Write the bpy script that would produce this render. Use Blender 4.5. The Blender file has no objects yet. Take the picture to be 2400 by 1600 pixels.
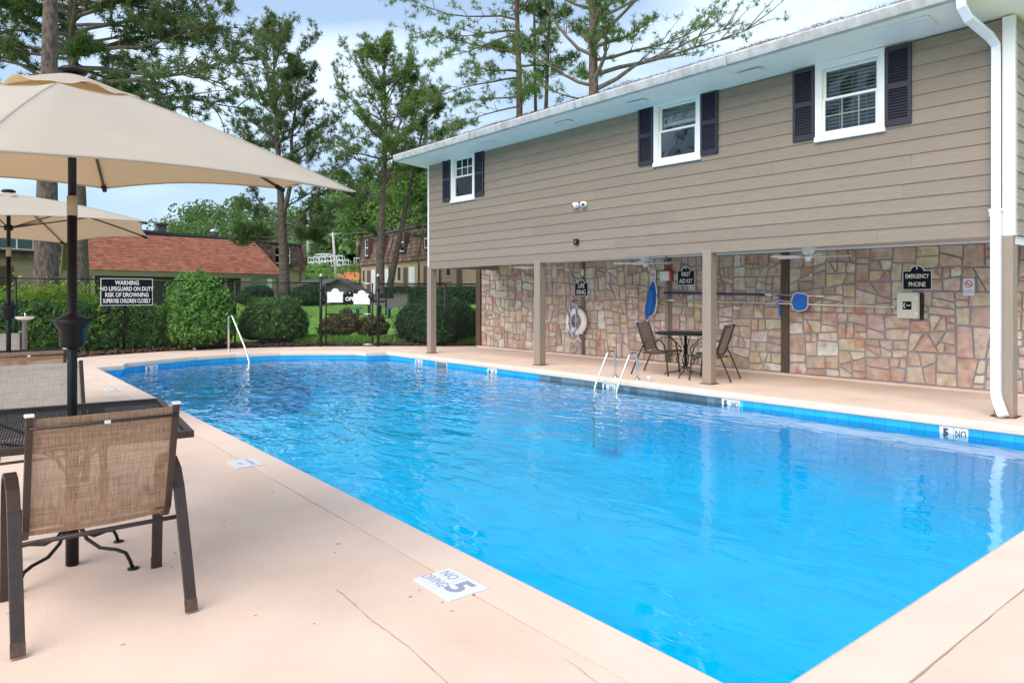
import bpy, bmesh, math, random
import numpy as np
from mathutils import Vector, Matrix
from mathutils.geometry import tessellate_polygon

R = math.radians
sc = bpy.context.scene
C = sc.collection
random.seed(7); rng = np.random.default_rng(7)

# ------------------------------------------------------------------ camera
F, H0, CX, CAMH = 1651.0, 688.0, 1200.0, 1.5
TH = math.pi - math.atan2(1330, F)
FW = (math.cos(TH), math.sin(TH)); RT = (math.sin(TH), -math.cos(TH))
cam = bpy.data.cameras.new('camera'); camo = bpy.data.objects.new('camera', cam); C.objects.link(camo)
camo.location = (0, 0, CAMH); camo.rotation_euler = (R(90), 0, TH - R(90))
cam.sensor_width = 36; cam.lens = 36 * F / 2400; cam.shift_y = -(800 - H0) / 2400
cam.clip_start = 0.05; cam.clip_end = 2000
sc.camera = camo

def at(u, v, d):      # a point of the place: bearing u, height line v, distance d ahead
    t = (u - CX) / F
    return Vector((d * (FW[0] + t * RT[0]), d * (FW[1] + t * RT[1]), CAMH - (v - H0) / F * d))
def fwd(x, y): return x * FW[0] + y * FW[1]
def lat(x, y): return x * RT[0] + y * RT[1]

# ------------------------------------------------------------------ world, sun, exposure
SUN_EL, SUN_AZ = 44, 286          # azimuth: direction the light comes from, degrees from +X
w = bpy.data.worlds.new('World'); sc.world = w; w.use_nodes = True
nt = w.node_tree; nt.nodes.clear()
def N(nt, t, **k):
    n = nt.nodes.new(t)
    for a, b in k.items(): setattr(n, a, b)
    return n
out = N(nt, 'ShaderNodeOutputWorld'); bg = N(nt, 'ShaderNodeBackground')
sky = N(nt, 'ShaderNodeTexSky', sky_type='NISHITA', sun_disc=False)
sky.sun_elevation = R(SUN_EL); sky.sun_rotation = R(90 - SUN_AZ); sky.air_density = 1.0; sky.dust_density = 0.6; sky.ozone_density = 1.5
tc = N(nt, 'ShaderNodeTexCoord'); mp = N(nt, 'ShaderNodeMapping'); mp.inputs['Scale'].default_value = (1, 1, 3.2); mp.inputs['Location'].default_value = (0.3, 0.55, 0.1)
n1 = N(nt, 'ShaderNodeTexNoise'); n1.inputs['Scale'].default_value = 2.3; n1.inputs['Detail'].default_value = 7; n1.inputs['Roughness'].default_value = 0.52
cr = N(nt, 'ShaderNodeValToRGB'); cr.color_ramp.elements[0].position = 0.47; cr.color_ramp.elements[1].position = 0.74
sep = N(nt, 'ShaderNodeSeparateXYZ')
hz = N(nt, 'ShaderNodeMapRange'); hz.inputs['From Min'].default_value = 0.0; hz.inputs['From Max'].default_value = 0.45; hz.inputs['To Min'].default_value = 0.9; hz.inputs['To Max'].default_value = 0.45
mx = N(nt, 'ShaderNodeMath', operation='ADD', use_clamp=True)
mul = N(nt, 'ShaderNodeMath', operation='MULTIPLY'); mul.inputs[1].default_value = 0.88
veil = N(nt, 'ShaderNodeMath', operation='ADD', use_clamp=True); veil.inputs[1].default_value = 0.12
mix = N(nt, 'ShaderNodeMix', data_type='RGBA'); mix.inputs['B'].default_value = (5.9, 6.8, 8.0, 1)
haze = N(nt, 'ShaderNodeMix', data_type='RGBA'); haze.inputs['B'].default_value = (2.7, 3.8, 5.3, 1)
L = nt.links.new
L(tc.outputs['Generated'], mp.inputs['Vector']); L(mp.outputs[0], n1.inputs['Vector']); L(n1.outputs['Fac'], cr.inputs[0])
L(tc.outputs['Generated'], sep.inputs[0]); L(sep.outputs['Z'], hz.inputs['Value'])
L(cr.outputs[0], mul.inputs[0]); L(mul.outputs[0], mx.inputs[0]); mx.inputs[1].default_value = .04; L(mx.outputs[0], veil.inputs[0]); veil.inputs[1].default_value = .06
L(hz.outputs[0], haze.inputs['Factor']); L(sky.outputs[0], haze.inputs['A']); L(haze.outputs['Result'], mix.inputs['A']); L(veil.outputs[0], mix.inputs['Factor'])
L(mix.outputs['Result'], bg.inputs['Color']); bg.inputs['Strength'].default_value = 0.105; L(bg.outputs[0], out.inputs[0])
sun = bpy.data.lights.new('sun', 'SUN'); sun.energy = 2.5; sun.angle = R(65); sun.color = (1, 0.93, 0.84)
so = bpy.data.objects.new('sun', sun); C.objects.link(so)
sd = Vector((math.cos(R(SUN_EL)) * math.cos(R(SUN_AZ)), math.cos(R(SUN_EL)) * math.sin(R(SUN_AZ)), math.sin(R(SUN_EL))))
so.rotation_euler = sd.to_track_quat('Z', 'Y').to_euler(); so.location = (0, 0, 20)
vs = sc.view_settings; vs.view_transform = 'Standard'; vs.look = 'None'; vs.exposure = 0.87; vs.gamma = 1; vs.use_curve_mapping = False

# ------------------------------------------------------------------ materials
def mat(name, col=(.5, .5, .5), rough=.6, metal=0, spec=.5, var=0, bump=0, bscale=20, stretch=(1, 1, 1), col2=None, nscale=3, lo=.35, hi=.65, coord='Object', transl=None, isl=None, trans=0, coat=0):
    m = bpy.data.materials.new(name); m.use_nodes = True; nt = m.node_tree; L = nt.links.new
    b = nt.nodes['Principled BSDF']; b.inputs['Roughness'].default_value = rough; b.inputs['Metallic'].default_value = metal
    b.inputs['Specular IOR Level'].default_value = spec; b.inputs['Base Color'].default_value = (*col, 1)
    b.inputs['Coat Weight'].default_value = coat
    tc = N(nt, 'ShaderNodeTexCoord'); mp = N(nt, 'ShaderNodeMapping'); mp.inputs['Scale'].default_value = stretch
    if coord == 'World': gg = N(nt, 'ShaderNodeNewGeometry'); L(gg.outputs['Position'], mp.inputs[0])
    else: L(tc.outputs[coord], mp.inputs[0])
    cur = None
    def rgb(c):
        n = N(nt, 'ShaderNodeRGB'); n.outputs[0].default_value = (*c, 1); return n.outputs[0]
    cur = rgb(col)
    if col2:
        n = N(nt, 'ShaderNodeTexNoise'); n.inputs['Scale'].default_value = nscale; n.inputs['Detail'].default_value = 6; n.inputs['Roughness'].default_value = .6
        L(mp.outputs[0], n.inputs['Vector'])
        mr = N(nt, 'ShaderNodeMapRange'); mr.inputs['From Min'].default_value = lo; mr.inputs['From Max'].default_value = hi; L(n.outputs['Fac'], mr.inputs['Value'])
        x = N(nt, 'ShaderNodeMix', data_type='RGBA'); L(mr.outputs[0], x.inputs['Factor']); L(cur, x.inputs['A']); x.inputs['B'].default_value = (*col2, 1); cur = x.outputs['Result']
    if isl:                                   # every piece its own shade
        g = N(nt, 'ShaderNodeNewGeometry'); oi = N(nt, 'ShaderNodeObjectInfo')
        a = N(nt, 'ShaderNodeMath', operation='ADD'); L(g.outputs['Random Per Island'], a.inputs[0]); L(oi.outputs['Random'], a.inputs[1])
        fr = N(nt, 'ShaderNodeMath', operation='FRACT'); L(a.outputs[0], fr.inputs[0])
        if isinstance(isl, list):
            rp = N(nt, 'ShaderNodeValToRGB'); rp.color_ramp.interpolation = 'LINEAR'
            els = rp.color_ramp.elements
            while len(els) < len(isl): els.new(.5)
            for i, c in enumerate(isl): els[i].position = i / (len(isl) - 1); els[i].color = (*c, 1)
            L(fr.outputs[0], rp.inputs[0])
            if col2:
                x2 = N(nt, 'ShaderNodeMix', data_type='RGBA'); L(mr.outputs[0], x2.inputs['Factor']); L(rp.outputs[0], x2.inputs['A']); x2.inputs['B'].default_value = (*col2, 1); cur = x2.outputs['Result']
            else: cur = rp.outputs[0]
        else:
            mr2 = N(nt, 'ShaderNodeMapRange'); mr2.inputs['To Min'].default_value = 1 - isl; mr2.inputs['To Max'].default_value = 1 + isl; L(fr.outputs[0], mr2.inputs['Value'])
            hs = N(nt, 'ShaderNodeHueSaturation'); L(cur, hs.inputs['Color']); L(mr2.outputs[0], hs.inputs['Value']); cur = hs.outputs[0]
    if var:
        n = N(nt, 'ShaderNodeTexNoise'); n.inputs['Scale'].default_value = nscale * 1.7; n.inputs['Detail'].default_value = 8; L(mp.outputs[0], n.inputs['Vector'])
        mr3 = N(nt, 'ShaderNodeMapRange'); mr3.inputs['From Min'].default_value = .3; mr3.inputs['From Max'].default_value = .7; mr3.inputs['To Min'].default_value = 1 - var; mr3.inputs['To Max'].default_value = 1 + var; L(n.outputs['Fac'], mr3.inputs['Value'])
        hs = N(nt, 'ShaderNodeHueSaturation'); L(cur, hs.inputs['Color']); L(mr3.outputs[0], hs.inputs['Value']); cur = hs.outputs[0]
    L(cur, b.inputs['Base Color'])
    if bump:
        n = N(nt, 'ShaderNodeTexNoise'); n.inputs['Scale'].default_value = bscale; n.inputs['Detail'].default_value = 8; L(mp.outputs[0], n.inputs['Vector'])
        bp = N(nt, 'ShaderNodeBump'); bp.inputs['Strength'].default_value = bump; bp.inputs['Distance'].default_value = .02; L(n.outputs['Fac'], bp.inputs['Height']); L(bp.outputs[0], b.inputs['Normal'])
    if transl:
        t = N(nt, 'ShaderNodeBsdfTranslucent'); t.inputs[0].default_value = (*transl[0], 1); ms = N(nt, 'ShaderNodeMixShader'); ms.inputs[0].default_value = transl[1]
        L(b.outputs[0], ms.inputs[1]); L(t.outputs[0], ms.inputs[2]); L(ms.outputs[0], nt.nodes['Material Output'].inputs[0])
    return m

def glassy(name, tint, ior=1.33, bumps=(), rough=0.02, gain=1.0, dist=1.0):
    m = bpy.data.materials.new(name); m.use_nodes = True; nt = m.node_tree; L = nt.links.new
    nt.nodes.remove(nt.nodes['Principled BSDF']); o = nt.nodes['Material Output']
    t = N(nt, 'ShaderNodeBsdfTransparent'); t.inputs[0].default_value = (*tint, 1)
    g = N(nt, 'ShaderNodeBsdfGlossy'); g.inputs['Roughness'].default_value = rough
    fr = N(nt, 'ShaderNodeFresnel'); fr.inputs['IOR'].default_value = ior
    ms = N(nt, 'ShaderNodeMixShader'); last = None
    if bumps:
        tc = N(nt, 'ShaderNodeTexCoord')
        for (sx, sy, sc_, st) in bumps:
            mp = N(nt, 'ShaderNodeMapping'); mp.inputs['Scale'].default_value = (sx, sy, 1); mp.inputs['Rotation'].default_value = (0, 0, TH)
            n = N(nt, 'ShaderNodeTexNoise'); n.inputs['Scale'].default_value = sc_; n.inputs['Detail'].default_value = 2.5; n.inputs['Distortion'].default_value = .6
            bp = N(nt, 'ShaderNodeBump'); bp.inputs['Strength'].default_value = st; bp.inputs['Distance'].default_value = dist
            L(tc.outputs['Object'], mp.inputs[0]); L(mp.outputs[0], n.inputs['Vector']); L(n.outputs['Fac'], bp.inputs['Height'])
            if name == 'pool_water':
                sx_ = N(nt, 'ShaderNodeSeparateXYZ'); L(tc.outputs['Object'], sx_.inputs[0]); k_ = N(nt, 'ShaderNodeMapRange'); k_.inputs['From Min'].default_value = -10; k_.inputs['From Max'].default_value = -4.5; k_.inputs['To Min'].default_value = 1.2; k_.inputs['To Max'].default_value = .10; L(sx_.outputs['X'], k_.inputs['Value'])
                mm = N(nt, 'ShaderNodeMath', operation='MULTIPLY'); L(n.outputs['Fac'], mm.inputs[0]); L(k_.outputs[0], mm.inputs[1]); L(mm.outputs[0], bp.inputs['Height'])
            if last: L(last, bp.inputs['Normal'])
            last = bp.outputs[0]
        L(last, g.inputs['Normal']); L(last, fr.inputs['Normal'])
    gm = N(nt, 'ShaderNodeMath', operation='MULTIPLY', use_clamp=True); gm.inputs[1].default_value = gain
    L(fr.outputs[0], gm.inputs[0]); L(gm.outputs[0], ms.inputs[0]); L(t.outputs[0], ms.inputs[1]); L(g.outputs[0], ms.inputs[2]); L(ms.outputs[0], o.inputs[0])
    return m

M = {}
M['deck'] = mat('painted_concrete', (.71, .54, .435), .75, var=.07, nscale=.9, bump=.10, bscale=70, col2=(.65, .48, .37), lo=.46, hi=.74)
M['coping'] = mat('painted_coping', (.72, .555, .45), .7, var=.05, nscale=1.5, bump=.08, bscale=50)
M['joint'] = mat('joint_dirt', (.38, .27, .20), .9, var=.3, nscale=9)
M['pool'] = mat('pool_plaster', (.0, .68, .97), .8, var=.08, bump=.2, bscale=3, nscale=1.2)
M['poolstep'] = mat('pool_step_plaster', (.12, .60, .85), .8)
M['tile'] = mat('glazed_tile', (.02, .35, .68), .15, isl=[(.01, .36, .75), (.03, .42, .8), (.02, .34, .66), (.02, .38, .72), (.02, .40, .78)])
M['slate'] = mat('slate_tile', (.10, .15, .19), .3, isl=.4)
M['grout'] = mat('grout', (.55, .62, .62), .9)
M['water'] = glassy('pool_water', (.05, .93, 1.0), 1.33, bumps=((.42, 1.0, 5.0, .075), (.6, 1, 1.3, .07)), rough=.015, gain=1.4)
M['glass'] = glassy('window_glass', (.85, .9, .92), 1.5, bumps=((1, 1, 1.2, .02),), rough=.01, gain=1.05)
M['siding'] = mat('siding_paint', (.25, .193, .148), .6, isl=.06, bump=.35, bscale=14, stretch=(1.2, 1.2, 14), var=.05, nscale=2, col2=(.28, .225, .18), lo=.5, hi=.75)
M['siding_side'] = mat('weathered_siding_paint', (.30, .25, .22), .7, isl=.1, bump=.6, bscale=10, stretch=(1.2, 1.2, 14), col2=(.42, .37, .35), lo=.4, hi=.65, nscale=3)
M['post'] = mat('post_paint', (.29, .225, .17), .55, var=.06, nscale=3, bump=.1, bscale=40, stretch=(6, 6, 1))
M['white'] = mat('white_paint', (.80, .80, .80), .45, var=.03, nscale=2)
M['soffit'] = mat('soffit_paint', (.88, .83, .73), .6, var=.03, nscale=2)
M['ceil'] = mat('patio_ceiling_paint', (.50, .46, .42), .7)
M['cream'] = mat('cream_trim', (.62, .60, .50), .6)
M['gutter'] = mat('stained_gutter', (.52, .52, .54), .55, col2=(.34, .31, .29), nscale=4, lo=.42, hi=.75, stretch=(1.6, 1, 1), bump=.1)
M['pipe'] = mat('downpipe_paint', (.74, .77, .86), .35, col2=(.45, .42, .45), nscale=6, lo=.64, hi=.85)
M['shutter'] = mat('dark_shutter', (.022, .02, .035), .4)
M['blind'] = mat('blind_slat', (.62, .66, .66), .5)
M['muntin'] = mat('muntin', (.75, .7, .5), .5)
M['dark'] = mat('dark_interior', (.02, .025, .03), .8)
M['black'] = mat('black_paint', (.008, .008, .010), .42, spec=.3)
M['fence'] = mat('black_coated_steel', (.010, .010, .013), .35, metal=.2)
M['brown'] = mat('brown_metal', (.055, .038, .032), .42, metal=.3, var=.12, nscale=20)
M['rust'] = mat('rusty_tip', (.09, .052, .036), .8, var=.3, nscale=30)
M['chrome'] = mat('stainless_steel', (.72, .72, .70), .22, metal=1)
M['galv'] = mat('galvanised_steel', (.5, .5, .52), .4, metal=.8)
M['signblack'] = mat('sign_black', (.004, .005, .008), .45, spec=.2)
M['signwhite'] = mat('sign_white', (.70, .71, .73), .45)
M['letter'] = mat('letter_cream', (.85, .82, .76), .5)
M['ink'] = mat('letter_navy', (.03, .03, .09), .5)
M['fadedink'] = mat('faded_violet_ink', (.30, .29, .42), .6)
M['red'] = mat('sign_red', (.55, .03, .03), .4)
M['blue'] = mat('blue_plastic', (.01, .13, .50), .4)
M['bluepole'] = mat('blue_pole', (.01, .03, .16), .35)
M['net'] = mat('blue_net', (.02, .18, .60), .7, transl=((.02, .2, .7), .4))
M['alu'] = mat('aluminium', (.62, .62, .60), .35, metal=.7)
M['ring'] = mat('life_ring_foam', (.84, .80, .78), .5, var=.04, nscale=8)
M['ropeb'] = mat('rope_blue', (.06, .12, .32), .8); M['ropew'] = mat('rope_white', (.75, .76, .80), .8)
M['canopy'] = mat('umbrella_fabric', (.54, .515, .455), .9, bump=.15, bscale=4, stretch=(1, 1, 3), var=.03, nscale=2, transl=((.62, .31, .07), .33))
M['valance'] = mat('vent_fabric', (.55, .50, .43), .9, transl=((.75, .5, .25), .35))
M['stone'] = mat('wall_stone', rough=.75, isl=[(0.484, 0.390, 0.310), (0.484, 0.350, 0.291), (0.539, 0.490, 0.359), (0.465, 0.300, 0.233), (0.595, 0.500, 0.417), (0.521, 0.430, 0.252), (0.651, 0.640, 0.553), (0.502, 0.360, 0.310), (0.409, 0.300, 0.233), (0.558, 0.430, 0.291), (0.512, 0.420, 0.378)], col2=(.46, .22, .13), nscale=4.6, lo=.50, hi=.68, var=.22, bump=.8, bscale=11, coord='World')
M['mortar'] = mat('mortar', (.30, .295, .325), .9, bump=.3, bscale=60, var=.1, nscale=9)
M['wood'] = mat('old_wood_post', (.10, .065, .045), .7, bump=.5, bscale=12, stretch=(8, 8, .6), var=.25, nscale=4)
M['bark'] = mat('pine_bark', (.16, .115, .10), .95, col2=(.07, .05, .045), nscale=7, lo=.42, hi=.6, stretch=(1.6, 1.6, .7), bump=1.0, bscale=9)
M['limb'] = mat('pine_limb_bark', (.13, .10, .09), .95, col2=(.22, .18, .16), nscale=5)
def leafmat(name, c1, c2, c3, tr=.3, ns=.8):
    return mat(name, c1, .6, spec=.25, isl=[c1, c2, c1, c3], transl=((min(1, c2[0] * 2.2), min(1, c2[1] * 2.2), c2[2] * 1.3), tr), var=.35, nscale=ns)
M['needle'] = leafmat('pine_needle', (.078, .118, .058), (.125, .165, .078), (.048, .08, .05), .3, .6)
M['needle2'] = leafmat('pine_needle_bright', (.10, .16, .06), (.16, .23, .075), (.065, .11, .055), .3, .6)
M['hedge'] = leafmat('hedge_leaf', (0.077, 0.175, 0.042), (0.154, 0.294, 0.056), (0.035, 0.084, 0.028), .2, 2.2)
M['bush'] = leafmat('bush_leaf', (0.063, 0.133, 0.035), (0.112, 0.224, 0.049), (0.031, 0.070, 0.025), .2, 2)
M['yew'] = leafmat('dark_bush_leaf', (0.031, 0.070, 0.031), (0.056, 0.119, 0.039), (0.017, 0.042, 0.020), .2, 2)
M['redbush'] = leafmat('reddish_leaf', (0.084, 0.070, 0.028), (0.140, 0.140, 0.042), (0.084, 0.031, 0.025), .2, 3)
M['vine'] = leafmat('vine_leaf', (.16, .30, .03), (.28, .38, .03), (.10, .22, .03), .4, 3)
M['forest'] = leafmat('forest_leaf', (.075, .14, .055), (.12, .20, .065), (.05, .10, .05), .25, .12)  # lighter and slightly bluish, hill haze put into the leaf colour
M['forestl'] = leafmat('light_tree_leaf', (.09, .165, .045), (.13, .22, .055), (.055, .11, .035), .3, .3)
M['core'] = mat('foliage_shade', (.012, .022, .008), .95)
M['grass'] = mat('lawn', (.14, .32, .035), .9, col2=(.20, .37, .05), nscale=.9, var=.25, bump=.4, bscale=30, lo=.4, hi=.6)
M['blade'] = mat('grass_blade', (.15, .35, .04), .8, isl=.35, transl=((.2, .45, .05), .3))
M['straw'] = mat('pine_straw', (.20, .085, .045), .95, var=.35, nscale=14, bump=.8, bscale=60, col2=(.12, .06, .035))
M['clay'] = mat('orange_clay', (.50, .17, .055), .95, var=.15, nscale=1)
M['rshingle'] = mat('red_shingle', (.40, .145, .09), .9, isl=.18, var=.16, nscale=1.2, coord='World')
M['mshingle'] = mat('mansard_shake', (.11, .065, .05), .9, isl=[(.10, .055, .042), (.16, .10, .08), (.07, .04, .032), (.13, .075, .055), (.20, .15, .13)], bump=.5, bscale=10, stretch=(6, 6, 1))
M['rake'] = mat('olive_trim', (.23, .21, .15), .7, var=.05)
M['grayroof'] = mat('dark_roof', (.07, .07, .085), .8)
M['slatewall'] = mat('grey_wall', (.16, .15, .145), .8)
M['doorb'] = mat('brown_door', (.10, .055, .04), .6)
M['curtain'] = mat('curtain', (.62, .66, .70), .8, bump=.6, bscale=20, stretch=(8, 8, .3))
M['rope_debris'] = mat('leaf_litter', (.15, .085, .06), .95, isl=.4)
M['timber'] = mat('landscape_timber', (.16, .125, .10), .9, bump=.6, bscale=10, stretch=(1, 1, 8), var=.2)
M['polewood'] = mat('utility_pole_wood', (.42, .40, .38), .9, var=.1)
# brick with small courses, too fine to pick apart
def brickmat():
    m = bpy.data.materials.new('tan_brick'); m.use_nodes = True; nt = m.node_tree; L = nt.links.new; b = nt.nodes['Principled BSDF']; b.inputs['Roughness'].default_value = .9
    tc = N(nt, 'ShaderNodeTexCoord'); mp = N(nt, 'ShaderNodeMapping'); mp.inputs['Rotation'].default_value = (R(90), 0, 0)
    br = N(nt, 'ShaderNodeTexBrick'); br.inputs['Color1'].default_value = (.42, .32, .21, 1); br.inputs['Color2'].default_value = (.36, .26, .17, 1); br.inputs['Mortar'].default_value = (.24, .19, .15, 1)
    br.inputs['Scale'].default_value = 1; br.inputs['Brick Width'].default_value = .3; br.inputs['Row Height'].default_value = .11; br.inputs['Mortar Size'].default_value = .012
    L(tc.outputs['Object'], mp.inputs[0]); L(mp.outputs[0], br.inputs['Vector']); L(br.outputs['Color'], b.inputs['Base Color']); return m
M['brick'] = brickmat()
# woven sling
def slingmat(name, c1, c2, tr):
    m = bpy.data.materials.new(name); m.use_nodes = True; nt = m.node_tree; L = nt.links.new; b = nt.nodes['Principled BSDF']; b.inputs['Roughness'].default_value = .7
    tc = N(nt, 'ShaderNodeTexCoord'); cur = None
    ad = N(nt, 'ShaderNodeMath', operation='ADD')
    for i, (s, ns) in enumerate((((3, 3, 110), 2.2), ((3, 130, 12), 1.3))):
        mp = N(nt, 'ShaderNodeMapping'); mp.inputs['Scale'].default_value = s; n = N(nt, 'ShaderNodeTexNoise'); n.inputs['Scale'].default_value = ns; n.inputs['Detail'].default_value = 3
        L(tc.outputs['Object'], mp.inputs[0]); L(mp.outputs[0], n.inputs['Vector']); L(n.outputs['Fac'], ad.inputs[i])
    mr = N(nt, 'ShaderNodeMapRange'); mr.inputs['From Min'].default_value = .75; mr.inputs['From Max'].default_value = 1.25; L(ad.outputs[0], mr.inputs['Value'])
    x = N(nt, 'ShaderNodeMix', data_type='RGBA'); x.inputs['A'].default_value = (*c1, 1); x.inputs['B'].default_value = (*c2, 1); L(mr.outputs[0], x.inputs['Factor']); L(x.outputs['Result'], b.inputs['Base Color'])
    t = N(nt, 'ShaderNodeBsdfTransparent'); tl = N(nt, 'ShaderNodeBsdfTranslucent'); L(x.outputs['Result'], tl.inputs[0])
    m1 = N(nt, 'ShaderNodeMixShader'); m1.inputs[0].default_value = .3; L(b.outputs[0], m1.inputs[1]); L(tl.outputs[0], m1.inputs[2])
    m2 = N(nt, 'ShaderNodeMixShader'); m2.inputs[0].default_value = tr; L(m1.outputs[0], m2.inputs[1]); L(t.outputs[0], m2.inputs[2]); L(m2.outputs[0], nt.nodes['Material Output'].inputs[0])
    return m
M['sling'] = slingmat('tan_sling', (.28, .17, .105), (.56, .385, .26), .14)
M['slingg'] = slingmat('grey_sling', (.40, .35, .31), (.60, .55, .52), .10)

# ------------------------------------------------------------------ mesh helpers
class MB:
    def __init__(s): s.v = []; s.f = []
    def add(s, vs, fs):
        k = len(s.v); s.v += [tuple(p) for p in vs]; s.f += [tuple(i + k for i in f) for f in fs]; return s
    def box(s, a, b, mtx=None):
        (x0, y0, z0), (x1, y1, z1) = a, b
        vs = [Vector((x, y, z)) for x in (x0, x1) for y in (y0, y1) for z in (z0, z1)]
        if mtx: vs = [mtx @ v for v in vs]
        return s.add(vs, [(0, 1, 3, 2), (4, 6, 7, 5), (0, 4, 5, 1), (2, 3, 7, 6), (0, 2, 6, 4), (1, 5, 7, 3)])
    def prism(s, pts, n, off):            # polygon pts (3D) pushed by vector off
        off = Vector(off); k = len(pts); a = [Vector(p) for p in pts]; b = [p + off for p in a]
        return s.add(a + b, [tuple(range(k))[::-1], tuple(range(k, 2 * k))] + [(i, (i + 1) % k, (i + 1) % k + k, i + k) for i in range(k)])
    def tube(s, path, r, n=8, flat=None, cap=True, up=(0, 0, 1)):
        path = [Vector(p) for p in path]; m = len(path); rs = r if isinstance(r, (list, tuple)) else [r] * m
        vs = []; prev = None
        for i, p in enumerate(path):
            d = (path[min(i + 1, m - 1)] - path[max(i - 1, 0)]).normalized()
            if prev is None:
                u = Vector(up); u = u - d * u.dot(d)
                if u.length < .2: u = Vector((1, 0, 0)) - d * d.x
                if u.length < .2: u = Vector((0, 1, 0)) - d * d.y
            else: u = prev - d * prev.dot(d)
            u.normalize(); prev = u; w_ = d.cross(u)
            for k in range(n):
                a = 2 * math.pi * k / n
                if flat: # rectangular-ish section: flat=(half along w, half along u)
                    q = [(1, 1), (-1, 1), (-1, -1), (1, -1)][k % 4]; vs.append(p + w_ * q[0] * flat[0] + u * q[1] * flat[1])
                else: vs.append(p + (w_ * math.cos(a) + u * math.sin(a)) * rs[i])
        fs = [(i * n + k, i * n + (k + 1) % n, (i + 1) * n + (k + 1) % n, (i + 1) * n + k) for i in range(m - 1) for k in range(n)]
        if cap: fs += [tuple(range(n))[::-1], tuple(range((m - 1) * n, m * n))]
        return s.add(vs, fs)
    def lathe(s, prof, n=20, c=(0, 0, 0)):
        vs = []; fs = []
        for r, z in prof:
            for k in range(n): a = 2 * math.pi * k / n; vs.append((c[0] + r * math.cos(a), c[1] + r * math.sin(a), c[2] + z))
        for i in range(len(prof) - 1):
            for k in range(n): fs.append((i * n + k, i * n + (k + 1) % n, (i + 1) * n + (k + 1) % n, (i + 1) * n + k))
        fs += [tuple(range(n))[::-1], tuple(range((len(prof) - 1) * n, len(prof) * n))]
        return s.add(vs, fs)
    def build(s, name, m, parent=None, smooth=False, kind=None, loc=None, bevel=0):
        me = bpy.data.meshes.new(name); me.from_pydata(s.v, [], s.f); me.materials.append(m)
        if smooth: me.shade_smooth()
        return link(name, me, parent, kind, loc, bevel)
def link(name, me, parent=None, kind=None, loc=None, bevel=0):
    o = bpy.data.objects.new(name, me); C.objects.link(o)
    if parent is not None: o.parent = parent
    if kind: o['kind'] = kind
    if loc is not None: o.location = loc
    if bevel:
        b = o.modifiers.new('bevel', 'BEVEL'); b.width = bevel; b.segments = 2; b.limit_method = 'ANGLE'; b.angle_limit = R(40)
    return o
def tag(o, label, cat, group=None):
    o['label'] = label; o['category'] = cat
    if group: o['group'] = group
    return o
def thing(name, label, cat, loc=(0, 0, 0), rz=0, group=None):
    o = bpy.data.objects.new(name, None); C.objects.link(o); o.location = loc; o.rotation_euler = (0, 0, rz); o.empty_display_size = .1
    return tag(o, label, cat, group)
def children(o): return [c for c in bpy.data.objects if c.parent == o]
def copy_tree(o, parent=None):
    c = o.copy(); C.objects.link(c)
    if parent is not None: c.parent = parent
    for ch in children(o): copy_tree(ch, c)
    return c
def npmesh(name, V, m, k=3, parent=None, kind=None, quadparent=None):
    """V: (n, k, 3) separate faces of k corners"""
    n = V.shape[0]; me = bpy.data.meshes.new(name)
    me.vertices.add(n * k); me.vertices.foreach_set('co', V.reshape(-1).astype(np.float32))
    me.loops.add(n * k); me.loops.foreach_set('vertex_index', np.arange(n * k, dtype=np.int32))
    me.polygons.add(n); me.polygons.foreach_set('loop_start', np.arange(0, n * k, k, dtype=np.int32))
    me.update(calc_edges=True); me.materials.append(m)
    return link(name, me, parent, kind)
def text_mesh(s, size, m, parent, name='lettering', mtx=Matrix(), bold=0.0, sx=1, align='CENTER', depth=.0015, space=1.0, serif=False):
    cu = bpy.data.curves.new(name, 'FONT'); cu.body = s; cu.size = size; cu.align_x = align; cu.align_y = 'CENTER'; cu.offset = bold; cu.extrude = depth; cu.space_character = space; cu.resolution_u = 3
    o = bpy.data.objects.new(name, cu); C.objects.link(o); dg = bpy.context.evaluated_depsgraph_get()
    me = bpy.data.meshes.new_from_object(o.evaluated_get(dg)); bpy.data.objects.remove(o); me.materials.clear(); me.materials.append(m)
    me.transform(mtx @ Matrix.Diagonal((sx, 1, 1, 1))); return link(name, me, parent)
def unit(a): return a / np.maximum(np.linalg.norm(a, axis=-1, keepdims=True), 1e-9)

# ------------------------------------------------------------------ ground
def sst(a, b, x): t = min(1, max(0, (x - a) / (b - a))); return t * t * (3 - 2 * t)
def ground_z(x, y):
    d = fwd(x, y); l = lat(x, y) / max(d, 1)
    z = -0.03
    if d > 20.6: z += (min(d, 45) - 20.6) * .034
    if d > 45: z += (min(d, 62) - 45) * .022
    z += sst(66, 88, d) * 3.2 * sst(-.34, -.30, l)
    z += sst(90, 175, d) * (9 * sst(-.56, -.44, l) + 9 * sst(-.30, -.18, l)) * (1 - sst(.30, .55, l))
    return z
xs = np.concatenate([np.arange(-150, 30, 3.0)]); ys = np.arange(-60, 190, 3.0)
V = [(x, y, ground_z(x, y) if fwd(x, y) > 19.5 else -2.2) for x in xs for y in ys]
ny = len(ys); Fc = [(i * ny + j, (i + 1) * ny + j, (i + 1) * ny + j + 1, i * ny + j + 1) for i in range(len(xs) - 1) for j in range(ny - 1)]
far = MB(); far.v = V; far.f = Fc
g = far.build('lawn_ground', M['grass'], smooth=True, kind='structure')
gp = MB().box((-900, -900, -2.6), (900, 900, -2.5)).build('ground', M['grass'], kind='structure')

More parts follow.
